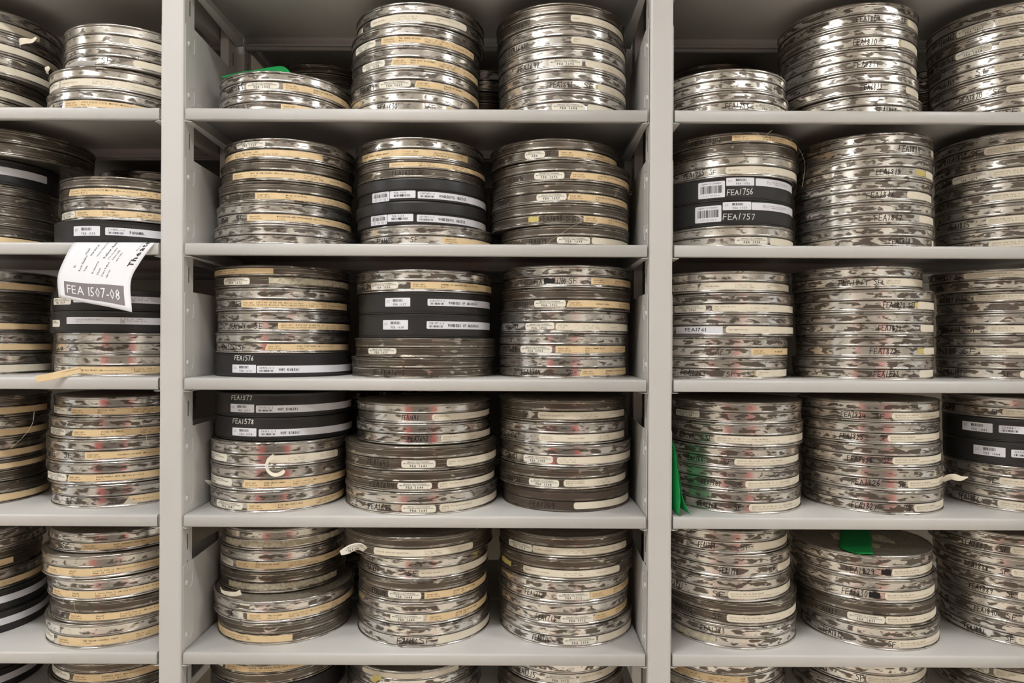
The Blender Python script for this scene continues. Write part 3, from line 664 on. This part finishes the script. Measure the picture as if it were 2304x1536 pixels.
(5,'L1'): (.010, 1199, [('S',106,N_,'h140-156 SF|t183-440 WAIT INTERNATIONAL HALL/1 Reel~900f.,35mm/color',48,N_,.03),('W',92,N_,'t109-440 '+BV % '1',54),('S',105,N_,'h109-118 15|t119-440 '+BV % '2',51),('D',111,N_,'h133-148 SF|t155-440 '+BV % '3',53),('W',100,N_,'n100-122 |t130-440 THE WALTER WINCHELL PARTY/1 reel~700 ft., sd.,/color, 35mm~Columbia/1957',59)]),
(5,'M1'): (.032, 1191, [('W',486,772,'n478-497 |k509-762 ',50,N_,.075),('S',489,774,'n489-525 FEA 1583|t532-772 WILD RACE FOR GLORY/Reel 1~1 reel 1000 ft./35mm.sd.color cinemascope~Twentieth Cen. Fox Film Corp',50,N_,.075),('D',492,778,'k515-757 ',50,N_,.075),('S',476,794,'h480-494 FEA|h515-526 SF|t556-793 THE VIOLENT/Reel 1-2~2 reels 5150 ft.(Motion Picture)/35mm. sd. color~Universal-International Production/Rel.Universal Pictures',50),('D',488,793,'t486-658 ^ft.(Motion Picture)/35mm sd color~Universal-International Production./Rel.Universal Pictures Co.Inc., 1955.',50)]),
(5,'M2'): (.0235, 1209, [('D',773,1109,'c841-1064 WITH THE SPEEDIEST ADVENTURERS~1 reel, 900 ft.,/sd., b&w, 35mm~with text by/1950',50,N_,.006),('S',807,1099,'h825-852 FEA1647|h917-941 SF|c942-1100 THE WORLD AROUND US~1 reel'),('D',805,1096,'h838-869 FEA1648|n873-948 FEA 1648|t955-1096 AROUND THE CAUCUS ROUND/Reel 1 COPY 2'),('S',805,1097,'n878-953 FEA 1649|t961-1096 AROUND THE CAUCUS ROUND/Reel 2 COPY 2'),('S',803,1103,'h893-940 FEA1650|h942-975 SF|c985-1103 ')]),
(5,'M3'): (.027, 1207, [('D',1128,1432,'n1145-1197 FEA 1710|c1198-1409 A FAMILY TROUBLE~1 reel, 900 ft.,/sd., color, 35mm~Technicolor, 1950'),('D',1126,1429,'y1130-1150 |c1177-1394 WEATHER LEVY A NUISANCE~1 reel, 900 ft.,/sd., color, 35mm~Technicolor'),('S',1122,1416,'h1181-1224 FEA1712|n1253-1327 FEA 1712|t1328-1416 BEAUTIFUL VALLEY IN MAY/Reel 1'),('S',1122,1413,'h1205-1252 FEA1713|n1261-1335 FEA 1713|t1336-1413 BEAUTIFUL VALLEY IN MAY/Reel 2'),('S',1123,1422,'h1198-1237 FEA1714|n1267-1342 FEA 1714|c1345-1422 ')]),
(5,'R1'): (.020, 1194, [('A',N_,1773,'h1571-1609 FEA1769|h1666-1692 SF|c1695-1773 '),('A',N_,1780,'h1619-1662 FEA1770|h1730-1748 SF|c1749-1780 '),('A',N_,1780,'h1515-1538 1771|h1603-1634 SF|c1638-1781 '+AR),('D',N_,1793,'h1518-1560 FEA1772|h1603-1627 SF|c1635-1793 '+AR),('A',N_,1793,'H1576-1632 FEA1773|k1520-1610 ')]),
(5,'R2'): (.018, 1251, [('A',1775,2100,'h1903-1969 FEA1829|x1983-2005 |c2007-2099 '+WM),('A',1781,2106,'h1894-1953 FEA1830|x1955-1980 |c1991-2105 '+WM),('D',1783,2109,'h1838-1884 FEA1831|n1906-1991 FEA 1831|c1992-2108 '+WM),('A',1797,2116,'h1852-1897 FEA1832|h1998-2018 SF|c2021-2116 '+WM)]),
(5,'R3'): (.02, 1208, [('A',2086,N_,'h2164-2222 FEA1887|h2248-2272 SF|c2273-2440 '+WM),('A',2096,N_,'h2170-2225 FEA1888|h2250-2270 SF|c2275-2440 '+WM),('A',2103,N_,'h2180-2235 FEA1889|h2264-2286 SF|c2290-2440 '+WM),('A',2106,N_,'h2192-2244 FEA1890|h2264-2290 SF|c2300-2440 '+WM),('A',2111,N_,'h2169-2216 FEA1891|h2262-2284 SF|c2286-2440 '+WM)]),

(6,'L0'): (.02, 1492, [('K2',N_,105,'s-240-20 2r of 2, sd.,/Color, 35mm'),('K2',N_,105,'s-240-90 ~Copyright/Collection')]),
(6,'L1'): (.02, 1490, [('D',114,N_,'n115-157 FEA 1523|t164-440 BASEBALL BOYS (Motion picture)/(World of Sports)~1 reel, 900 ft./35mm, sd., b&w.'),('D',106,N_,'')]),
(6,'M1'): (.02, 1492, [('D',463,769,'N465-502 FEA 1587|T507-740 WILLIE, THE WALRUS IN AN IGLOO FOR TWO/(Terrytoon cartoon)~1 reel, 990 ft./35mm, sd., color'),('K2',462,770,'')]),
(6,'M2'): (.02, 1510, [('S',781,1083,'C815-1032 '),('S',780,1083,'')]),
(6,'M3'): (.02, 1490, [('S',1130,1397,'h1163-1205 FEA1715|n1225-1297 FEA 1715|c1303-1390 SOME DAYS OF OUR WAR/1 reel'),('D',1119,1404,'')]),
(6,'R1'): (.02, 1494, [('A',N_,1766,'t1515-1682 ^Checkerboard, No.12/Domestic units, no. 17~2 reels, 2017 ft.,/35mm, sd., b&w.~USOE/1943'),('A',N_,1769,'')]),
(6,'R2'): (.02, 1494, [('A',1785,2087,'h1822-1862 FEA1833|h1925-1946 SF|c1948-2086 '+WM),('A',1779,2087,'')]),
(6,'R3'): (.02, 1494, [('D',2093,N_,'h2105-2140 1892|n2170-2225 FEA 1892|c2235-2440 SPOOLS: USING/(Plastics'),('A',2098,N_,'')]),
}
import re
STK = {'L0': ('left', 'far left stack'), 'L1': ('left', 'stack by upright'), 'M1': ('centre', 'left stack'), 'M2': ('centre', 'middle stack'), 'M3': ('centre', 'right stack'),
       'R1': ('right', 'left stack'), 'R2': ('right', 'middle stack'), 'R3': ('right', 'right-hand stack')}
RN = {1: 'top', 2: 'second', 3: 'third', 4: 'fourth', 5: 'fifth', 6: 'bottom'}
CANS = {}
def solve(xl, xr, zn, R=None):
    if xl is not None and xr is not None and R is None:
        a, b = math.atan((xl-CX)/F), math.atan((xr-CX)/F)
        t0, d = (a+b)/2, (b-a)/2
        R = zn/(math.cos(t0)/math.sin(d)-1)
        return (zn+R)*math.tan(t0), R
    R = R or .140
    zc = zn+R; e, s = (xr, 1) if xr is not None else (xl, -1)
    te = math.atan((e-CX)/F); t0 = te
    for _ in range(20):
        dd = zc/math.cos(t0); t0 = te - s*math.asin(R/dd)
    return zc*math.tan(t0), R

for (row, st), (sb, ytop, cans) in ST.items():
    zsh = SHZ[row]+.0002
    n = len(cans)
    wts = [(c[4] if len(c) > 4 and c[4] else 50) for c in cans]
    ymid = (ytop + HY - zsh*1143)/2
    dx = (ymid-768)*ROLL
    sb0 = cans[0][6] if len(cans[0]) > 6 else sb
    c0 = cans[0]
    X0, R0 = solve(None if c0[1] is None else c0[1]+dx, None if c0[2] is None else c0[2]+dx, D+sb0, c0[5] if len(c0) > 5 else None)
    xn = CX + X0/(D+sb0)*F
    ztop = (HY-(ytop-(xn-CX)*ROLL))/F*(D+sb0)
    tot = ztop - zsh
    hs = [w/sum(wts)*tot for w in wts]
    z = zsh
    for i in range(n-1, -1, -1):
        c = cans[i]; kind, xl, xr, its = c[:4]
        s = c[6] if len(c) > 6 else sb
        yc = HY-(z+hs[i]/2)*F/(D+s); dx = (yc-768)*ROLL
        Xc, R = solve(None if xl is None else xl+dx, None if xr is None else xr+dx, D+s, c[5] if len(c) > 5 else None)
        Yc = s+R
        fy = .045*(Yc-.06); lo = {'M1': -.6452-fy, 'R1': .3160-fy}.get(st); hi = {'L1': -.6945+fy, 'M3': .2652+fy}.get(st)
        if lo is not None or hi is not None:
            for _ in range(12):
                bad = (lo is not None and Xc-R < lo) or (hi is not None and Xc+R > hi)
                if not bad: break
                if xl is None or xr is None:
                    Xc, R = solve(None if xl is None else xl+dx, None if xr is None else xr+dx, D+s, R-.0012)
                else:
                    if lo is not None: Xc = lo+R+.0002
                    else: Xc = hi-R-.0002
                    break
        items = []
        for q in its.split('|'):
            mm = re.match(r'^([A-Za-z])(-?\d+)-(-?\d+) ?(.*)$', q)
            if mm:
                a, x0, x1, tx = mm.groups()
                items.append((a, float(x0)+dx, float(x1)+dx, tx))
        nums = re.findall(r'(?<!\d)(1[5-9]\d\d)(?!\d)', ' '.join(q[3] for q in items if q[0].lower() in 'hnbwp'))
        bay, sname = STK[st]
        base = KW[kind[0]]+' film can'
        if nums: d = f"{base} marked FEA {nums[0]}"
        elif any(q[0] in 'tT' for q in items): d = f"{base} with tan strip"
        elif any(q[0] in 'cC' for q in items): d = f"{base} with cream strip"
        elif any(q[0] == 's' for q in items): d = f"{base} with white strip"
        else: d = f"{base} without strip"
        pos = 'bottom' if i == n-1 and n > 2 else NTH[i]
        lab = f"{d}, {pos} in {sname}, {RN[row]} shelf, {bay} bay"
        if len(lab.split()) > 16: lab = lab.replace('tarnished grey tin', 'tarnished').replace('pale silver tin', 'pale').replace('spotted tin', 'spotted').replace('silver tin', 'silver').replace('beside the upright', 'by upright')
        H = hs[i]
        CANS[(row, st, i)] = make_can(kind, Xc, s+R, z, R, H*.9995, items, lab, f"film cans on the {RN[row]} shelf of the {bay} bay")
        CANS[(row, st, i)]['tmp'] = (Xc, s+R, z, R, H)
        z += H
INFO = {k: tuple(o['tmp']) for k, o in CANS.items()}
for o in CANS.values(): del o['tmp']

# cans of the unit behind, seen through the gaps
bprof = BASE+LID
BK = [lathe('tin_can_'+k, bprof, [M[k], M['top']], len(BASE)+N_TOP-1) for k in ('S', 'D')]
def back_stack(row, bay, x, ytop, n, where):
    zn = D+.342; y0 = ytop-(x-CX)*ROLL
    X = (x+(ytop-768)*ROLL-CX)/F*(zn+.135)
    if bay == 'centre': X = max(-.497, min(.118, X))
    zs = SHZ[row]+.0002; H = ((HY-y0)/F*zn-zs)/n
    for i in range(n):
        o = link(bpy.data.objects.new('film_can', BK[(i+row) % 2])); o.location = (X+random.uniform(-.003, .003), (.342+.139), zs+i*H); R = .137+random.uniform(-.002, .002)
        o.scale = (R, R, H*.9995)
        tag(o, f"dim film can behind, {NTH[n-1-i]} down, seen {where}, {RN[row]} shelf, {bay} bay", 'film can', 'film cans of the unit behind')
back_stack(1, 'centre', 728, 141, 5, 'past the left stack')
back_stack(1, 'centre', 1085, 155, 4, 'past middle stack')
back_stack(1, 'right', 1600, 140, 5, 'past the left stack')
back_stack(1, 'right', 2085, 150, 4, 'past middle stack')
back_stack(2, 'left', 352, 381, 5, 'past the upright')
back_stack(4, 'centre', 575, 880, 5, 'past the left stack')
back_stack(4, 'centre', 960, 878, 5, 'past middle stack')
back_stack(4, 'centre', 1250, 878, 5, 'past right stack')
back_stack(5, 'centre', 560, 1188, 4, 'past the left stack')

# ------------------------------------------------------------------ loose paper
def surf(name, grid, m, th=.0004, parent=None, seg=6):
    """grid: rows of Vectors, smoothed by Catmull-Rom subdivision"""
    def cr(a, b, c, d, t): return .5*((2*b)+(c-a)*t+(2*a-5*b+4*c-d)*t*t+(3*b-a-3*c+d)*t**3)
    def sub(r):
        out = []
        for i in range(len(r)-1):
            a = r[i-1] if i else r[0]*2-r[1]; d = r[i+2] if i+2 < len(r) else r[-1]*2-r[-2]
            for k in range(seg): out.append(cr(a, r[i], r[i+1], d, k/seg))
        out.append(r[-1]); return out
    rows = [sub(r) for r in grid]; cols = [sub(list(c)) for c in zip(*rows)]
    nr = len(cols[0]); nc = len(cols)
    V = [tuple(cols[j][i]) for i in range(nr) for j in range(nc)]
    Fc = [(i*nc+j, i*nc+j+1, (i+1)*nc+j+1, (i+1)*nc+j) for i in range(nr-1) for j in range(nc-1)]
    o = mesh_obj(name, V, Fc, M[m], parent, smooth=True); solid(o, th, 0)
    return o, V, nr, nc

def on_grid(grid, u, v):
    """bilinear-ish point on a coarse grid, u across, v down, both 0..1 (Catmull-Rom)"""
    def cr(a, b, c, d, t): return .5*((2*b)+(c-a)*t+(2*a-5*b+4*c-d)*t*t+(3*b-a-3*c+d)*t**3)
    def ev(r, t):
        n = len(r)-1; t = min(max(t, 0), .99999)*n; i = int(t); f = t-i
        a = r[i-1] if i else r[0]*2-r[1]; d = r[i+2] if i+2 < len(r) else r[-1]*2-r[-2]
        return cr(a, r[i], r[i+1], d, f)
    return ev([ev(r, u) for r in grid], v)

def grid_text(name, grid, lines, m, parent, lift=.0006):
    V = []; Fc = []
    for vv, ff in lines:
        n = len(V)
        for (u, v) in vv:
            p = on_grid(grid, u, v); a = on_grid(grid, min(u+.01, 1), v); b = on_grid(grid, u, min(v+.01, 1))
            nn = (a-p).cross(b-p)
            if nn.length > 0: nn.normalize()
            if nn.y > 0: nn = -nn
            V.append(tuple(p+nn*lift))
        Fc += [tuple(i+n for i in q) for q in ff]
    return mesh_obj(name, V, Fc, M[m], parent)

# printed sheet over the lip of the second shelf, left bay
G = [[P(172, 546, .012), P(235, 545.5, .012), P(300, 546, .012), P(353, 547.5, .012)],
     [P(164, 548, -.002), P(230, 549, -.003), P(292, 549, -.003), P(345, 550, -.004)],
     [P(146, 580, -.018), P(205, 583, -.019), P(262, 586, -.018), P(314, 592, -.016)],
     [P(130, 622, -.030), P(186, 628, -.032), P(240, 630, -.030), P(294, 634, -.028)],
     [P(132, 668, -.036), P(188, 680, -.040), P(243, 690, -.042), P(297, 702, -.046)]]
sh, *_ = surf('printed_sheet', G, 'sheet')
tag(sh, 'white printed sheet reading FEA 1507-08 draped over the left bay\'s second shelf edge', 'paper')
def uvtext(s, u0, v0, du, dv, h, bold=.012, aspect=1.45, mono=None):
    """lettering on the sheet: baseline starts at (u0, v0) and runs along (du, dv) in sheet units of its width"""
    v, f, w = text2d(s, h, mono, bold); l = math.hypot(du, dv); du, dv = du/l, dv/l
    return [(u0 + a*du + b*dv, v0 + (a*dv - b*du)/aspect) for a, b in v], f
# grey bar with white number near the lower edge, sheet is 1 wide and about 1 high
bar = [(.115+.80*i/12, .80+.0*i) for i in range(13)] + [(.90-.785*i/12, .965) for i in range(13)]
bv = []; bf = []
for i in range(17):
    u = .09+.82*i/16
    for k in range(4): bv.append((u, .795+.055*k))
for i in range(16):
    for k in range(3): a = i*4+k; bf.append((a, a+4, a+5, a+1))
grid_text('grey_bar', G, [(bv, bf)], 'greyprint', sh)
v, f, w = text2d('FEA 1507-08', .098, None, .0); k = .74/w
grid_text('printed_number', G, [([(.125+a*k, .925-b) for a, b in v], f)], 'sheet', sh, .0009)
T = []
for s, u0, v0, h in (('ID', .19, .62, .026), ('Rack Number', .27, .66, .026), ('Title', .34, .66, .026), ('Requester', .455, .68, .026), ('Client', .53, .70, .026), ('Date Pulled', .60, .71, .026), ('Notes', .67, .72, .026),
                     ('42284', .245, .44, .024), ('FEA 1507-08', .32, .45, .024), ('Vista Vision Visits', .40, .46, .024), ('Parker, Rachel', .505, .48, .030), ('for mounts', .565, .49, .024), ('7/30/2015', .625, .50, .024), ('any info', .68, .51, .024), ('Bay 01 Tray', .85, .36, .02)):
    T.append(uvtext(s, u0, v0, 0, -1, h, .02 if s.startswith('Park') else .004, aspect=1.0))
T.append(uvtext('Theater', .93, .56, 0, -1, .075, .03, aspect=1.0))
T = [([(a, b) for a, b in v if True], f) for v, f in T]
T2 = []
for v, f in T:
    keep = [q for q in f if all(v[i][1] > .02 for i in q)]
    T2.append((v, keep))
grid_text('printed_text', G, T2, 'dink', sh)

# green slips
X, Y, z, R, H = INFO[(1, 'M1', 0)]
zt = z+H
def Z(x, y, zz): return Vector((x, y, zz))
g, *_ = surf('green_slip', [[P(498, 172, .10), P(540, 162, .10), P(575, 157, .09), P(630, 148.5, .07), P(650, 158, .05)],
                           [P(500, 175, .065), P(535, 169, .045), P(570, 165, .034), P(615, 162, .030), P(655, 167, .036)]], 'green')
tag(g, 'folded green paper slip lying on the top film can marked FEA 1565', 'paper slip')
X, Y, z, R, H = INFO[(5, 'R2', 0)]
zt = z+H*.985+.0008
def on_plane(x, y, zz):
    q = P(x, y, 0); c = Vector((0, -D, 0)); d = q-c
    return c + d*((zz)/d.z)
g, *_ = surf('green_slip', [[on_plane(a, b, zt+e) for a, b, e in r] for r in
     [[(1893, 1172, 0), (1925, 1172, 0), (1956, 1172, 0)], [(1891, 1200, 0), (1926, 1200, 0), (1959, 1200, 0)], [(1889.5, 1222, 0), (1926, 1224, .001), (1962, 1226, .001)], [(1889, 1232, 0), (1920, 1243, .002), (1965, 1246, .004)]]], 'green')
tag(g, 'green paper slip lying on top of the film can marked FEA 1829', 'paper slip')
# labels stuck on the lid of that can
lidz = z+H*.957
for i, pts in enumerate([[(1868, 1200), (1888, 1198), (1930, 1206), (1905, 1216), (1876, 1212)], [(1958, 1202), (1985, 1204), (2014, 1219), (2012, 1224), (1965, 1214)], [(1962, 1222), (1982, 1226), (1978, 1233), (1962, 1231)]]):
    V = [on_plane(a, b, lidz) for a, b in pts]; n = len(V); o = CANS[(5, 'R2', 0)]
    V = [tuple(v-o.location) for v in V] + [tuple(v-o.location+Vector((0, 0, .0004))) for v in V]
    mesh_obj('lid_label', V, [tuple(range(n))[::-1], tuple(range(n, 2*n))] + [(k, (k+1) % n, n+(k+1) % n, n+k) for k in range(n)], M['torn'], o)
# standing folded green sheet, right bay fourth shelf
sz = SHZ[4]+.0004
c = lambda x, y, Y: P(x, y, Y)
g = empty('green_card', P(1530, 1158, .012))
wp = lambda X_, Y_, y: Vector((X_, Y_, P(1515, y, Y_).z))
A = [[wp(.3190, .095, 1000), wp(.3196, .05, 992), c(1512, 993, .022), c(1518, 1003, .012)], [wp(.3192, .095, 1055), wp(.3200, .05, 1055), c(1515, 1055, .022), c(1525, 1060, .010)],
     [wp(.3192, .095, 1108), wp(.3200, .05, 1110), c(1516, 1115, .022), c(1531, 1118, .008)], [wp(.3192, .095, 1118), wp(.3200, .05, 1140), c(1518, 1150, .020), c(1527, 1160, .002)]]
B = [[c(1514, 996, .040), c(1516, 1000, .028), c(1519, 1003, .014)], [c(1512, 1055, .045), c(1519, 1060, .032), c(1528, 1066, .012)], [c(1512, 1110, .05), c(1522, 1112, .035), c(1536, 1118, .010)], [c(1514, 1135, .05), c(1530, 1142, .03), c(1552, 1156, .004)]]
for G2 in (A, B):
    G3 = [[p-g.location for p in r] for r in G2]
    surf('folded_leaf', G3, 'green', parent=g)
tag(g, 'folded bright green card standing between the right upright and the spotted cans', 'card')
X, Y, z, R, H = INFO[(1, 'R1', 1)]
# small white slip between two cans, top shelf left bay
X, Y, z, R, H = INFO[(1, 'L1', 2)]
w, *_ = surf('paper_slip', [[on_plane(a, b, z+H+.0008) for a, b in r] for r in [[(172, 137.5), (195, 137), (218, 139)], [(146, 151), (185, 148), (212, 147)]]], 'sheet', .0008)
tag(w, 'white paper slip sticking out between two cans on the left bay\'s top shelf', 'paper slip')

# peeling labels: curled ribbons that belong to their cans
def ribbon(can, name, pts, w0, m, up=None):
    """pts: (x, y, depth) of the ribbon's centre line; w: width in metres"""
    o = CANS[can]; C3 = [P(*p)-o.location for p in pts]
    rows = [[], [], []]
    for i, p in enumerate(C3):
        t = (C3[min(i+1, len(C3)-1)]-C3[max(i-1, 0)]).normalized()
        n = Vector((0, -1, 0)); s = t.cross(n)
        if up: s = s*(1-up[i]) + Vector((0, -1, 0))*up[i]*.9
        s.normalize()
        ww = w0[i] if isinstance(w0, (list, tuple)) else w0
        rows[0].append(p-s*ww/2); rows[1].append(p); rows[2].append(p+s*ww/2)
    q, *_ = surf(name, rows, m, .0004, o)
    return q, rows
yb = .014
ribbon((4, 'M1', 2), 'peeling_label', [(618, 1027, .012), (606, 1034, .004), (600, 1046, -.006), (604, 1060, -.014), (618, 1068, -.018), (634, 1064, -.010), (640, 1058, -.004)], [.012, .009, .008, .008, .008, .009, .007], 'cream', [0, .2, .6, .7, .5, .3, .3])
q, rows = ribbon((3, 'L1', 3), 'peeling_label', [(182, 831, .020), (160, 836, .004), (130, 843, -.012), (104, 849, -.024), (80, 853, -.034)], [.0135, .0135, .0135, .0135, .0125], 'tan')
v, f, wd = text2d('Paramount Special Feature/', .0024, .62); k = .45/.05
grid_text('typed_text', rows, [([(.40 - .0 + a*-9, .62+b*60) for a, b in v], f)], 'ink', q)
q['label'] = 'tan label end peeling off over the shelf edge'
ribbon((4, 'R2', 3), 'peeling_label', [(2118, 1082, .07), (2126, 1078, .06), (2136, 1073, .05), (2148, 1073, .042), (2162, 1076, .038), (2178, 1073, .036)], [.015, .014, .013, .013, .010, .002], 'cream')
q, rows = ribbon((5, 'M2', 0), 'peeling_label', [(822, 1236, .016), (810, 1229, .006), (795, 1231, .0), (780, 1238, -.004), (766, 1244, -.006)], [.012, .014, .0145, .0145, .009], 'oval')
LT = []
for tx, hh, u0, v0 in (('LIBRARY OF CONGRESS', .0019, .72, .68), ('MOTION PICTURE COLLECTION', .0019, .78, .48), ('FEA 1646', .0042, .70, .12)):
    v, f, wd = text2d(tx, hh, None, .012); LT.append(([(u0-a/.052, v0+b/.0145) for a, b in v], f))
grid_text('printed_text', rows, LT, 'dink', q)
ribbon((1, 'L0', 2), 'peeling_label', [(46, 104, .05), (44, 95, .035), (56, 92, .03), (72, 92, .028), (82, 84, .03)], [.008, .014, .012, .008, .004], 'cream')
ribbon((1, 'L0', 3), 'peeling_label', [(107, 166, .07), (105, 157, .062), (111, 151, .06)], [.006, .011, .006], 'cream')
ribbon((4, 'L1', 4), 'peeling_label', [(310, 1131, .012+.046), (298, 1130, .05), (289, 1128, .045), (284, 1126, .042)], [.004, .010, .014, .018], 'cream')
ribbon((5, 'M1', 2), 'peeling_label', [(496, 1320, .085), (500, 1330, .075), (514, 1335, .06), (530, 1336, .052), (542, 1332, .05)], [.002, .006, .009, .009, .011], 'cream')
ribbon((5, 'M2', 3), 'label_scrap', [(876, 1412, .016), (886, 1413, .010), (896, 1412, .014)], [.004, .009, .003], 'cream')
ribbon((6, 'M2', 0), 'peeling_label', [(838, 1533, .03), (846, 1524, .02), (858, 1526, .016)], [.012, .014, .006], 'yel')
ribbon((4, 'M1', 3), 'label_end', [(478, 1088, .10), (468, 1083, .09), (461, 1080, .085)], [.012, .007, .002], 'oval')

# loose threads of film string caught on the cans
def thread(can, pts, r=.00028):
    o = CANS[can]; cu = [P(*p)-o.location for p in pts]
    def cr(a, b, c, d, t): return .5*((2*b)+(c-a)*t+(2*a-5*b+4*c-d)*t*t+(3*b-a-3*c+d)*t**3)
    L = []
    for i in range(len(cu)-1):
        a = cu[i-1] if i else cu[0]*2-cu[1]; d = cu[i+2] if i+2 < len(cu) else cu[-1]*2-cu[-2]
        L += [cr(a, cu[i], cu[i+1], d, k/5) for k in range(5)]
    L.append(cu[-1]); V = []; n = 5
    for i, p in enumerate(L):
        t = (L[min(i+1, len(L)-1)]-L[max(i-1, 0)]).normalized(); a = t.orthogonal().normalized(); b = t.cross(a)
        V += [tuple(p+(a*math.cos(2*PI*k/n)+b*math.sin(2*PI*k/n))*r) for k in range(n)]
    mesh_obj('thread', V, [(i*n+k, i*n+(k+1) % n, (i+1)*n+(k+1) % n, (i+1)*n+k) for i in range(len(L)-1) for k in range(n)], M['thread'], o, smooth=True)
thread((2, 'R1', 0), [(1796, 333, .09), (1806, 350, .085), (1811, 372, .08), (1809, 395, .08), (1805, 420, .08)])
thread((2, 'M3', 3), [(1316, 491, .014), (1300, 503, .008), (1284, 512, .006), (1266, 523, .008), (1240, 540, .01), (1233, 548, .012)])
thread((2, 'R1', 0), [(1702, 300, .018), (1720, 308, .012), (1728, 300, .012), (1737, 293, .016)])
thread((4, 'L1', 2), [(330, 978, .04), (330, 990, .036), (335, 1003, .038)])
thread((4, 'L0', 1), [(77, 926, .02), (72, 955, .012), (50, 985, .008), (24, 1008, .012)])
thread((5, 'L1', 2), [(168, 1352, .006), (167, 1364, .002), (171, 1376, .004)])
thread((2, 'M3', 1), [(1416, 428, .13), (1422, 434, .12), (1418, 438, .118), (1413, 433, .12)])

# ------------------------------------------------------------------ the room
def plane_box(name, x0, x1, y0, y1, z0, z1, rgb, rough=.6):
    m = MB(); m.box(x0, x1, y0, y1, z0, z1)
    o = m.build(name, [noisy(mat(name+'_paint', lin(rgb), rough), 3, .03)]); o['kind'] = 'structure'
    return o
plane_box('floor', -6, 6, -3.3, 1.2, -1.47, -1.45, (236, 228, 214), .4)
plane_box('ceiling', -6, 6, -3.3, 1.2, 1.45, 1.47, (226, 222, 214))
plane_box('wall_back', -6, 6, .72, .74, -1.45, 1.45, (120, 110, 96))
plane_box('wall_front', -6, 6, -3.12, -3.10, -1.45, 1.45, (226, 220, 210))
for i, (xa, xb) in enumerate(((-1.60, -1.05), (.85, 1.40))):
    plane_box(f'trim_{i+1}', xa, xb, -2.98, -2.92, -1.45, .10, (214, 84, 84))  # unseen red panels, added to give the cans their pink reflections

plane_box('trim_3', -1.05, .85, -2.99, -2.95, -1.45, .06, (104, 98, 92))  # unseen dark panel, added to darken the middle of the can reflections
for i, xa in enumerate((-3.4, -2.2, 1.7, 2.9)):
    plane_box(f'trim_{i+4}', xa, xa+.5, -3.05, -3.0, -1.45, 1.45, (238, 234, 228))  # unseen pale strips, added so the tins reflect vertical streaks

def lamp(x, y, power, w=1.25, d=.20):
    o = empty('ceiling_lamp', (x, y, 1.42))
    m = MB(); m.box(-w/2-.02, w/2+.02, -d/2-.02, -d/2, -.05, .03); m.box(-w/2-.02, w/2+.02, d/2, d/2+.02, -.05, .03)
    m.box(-w/2-.02, -w/2, -d/2, d/2, -.05, .03); m.box(w/2, w/2+.02, -d/2, d/2, -.05, .03); m.box(-w/2, w/2, -d/2, d/2, .01, .03)
    m.build('lamp_housing', [M['paint']], o)
    ld = bpy.data.lights.new('fluorescent_tube', 'AREA'); ld.shape = 'RECTANGLE'; ld.size = w; ld.size_y = d; ld.energy = power; ld.color = (.97, .99, 1.0)
    l = bpy.data.objects.new('fluorescent_tube', ld); COL.objects.link(l); l.parent = o; l.location = (0, 0, -.01)
    tag(o, f"fluorescent ceiling lamp over the aisle, {'left' if x < -1 else 'right' if x > 1 else 'middle'} one of the {'near' if y > -2 else 'far'} row", 'lamp', 'ceiling lamps over the aisle')
for x in (-3.5, -.62, 2.26): lamp(x, -.95, 36)
for x in (-2.0, 1.4): lamp(x, -2.35, 30)  # far row added to brighten the opposite wall for bounce light

W = bpy.data.worlds.new('World'); SC.world = W; W.use_nodes = True
bg = W.node_tree.nodes['Background']; bg.inputs['Color'].default_value = (1, .972, .93, 1); bg.inputs['Strength'].default_value = .76

cam = bpy.data.cameras.new('Camera'); cam.sensor_width = 36; cam.lens = F/2304*36; cam.shift_y = 2/2304; cam.clip_start = .01
co = bpy.data.objects.new('Camera', cam); COL.objects.link(co); co.location = (0, -D, 0)
co.rotation_mode = 'QUATERNION'
co.rotation_quaternion = (Matrix.Rotation(PI/2, 3, 'X') @ Matrix.Rotation(ROLL, 3, 'Z')).to_quaternion()
SC.camera = co
SC.view_settings.view_transform = 'Standard'; SC.view_settings.look = 'None'; SC.view_settings.gamma = 1
SC.view_settings.exposure = -.58
try: SC.view_settings.use_curve_mapping = False
except Exception: pass
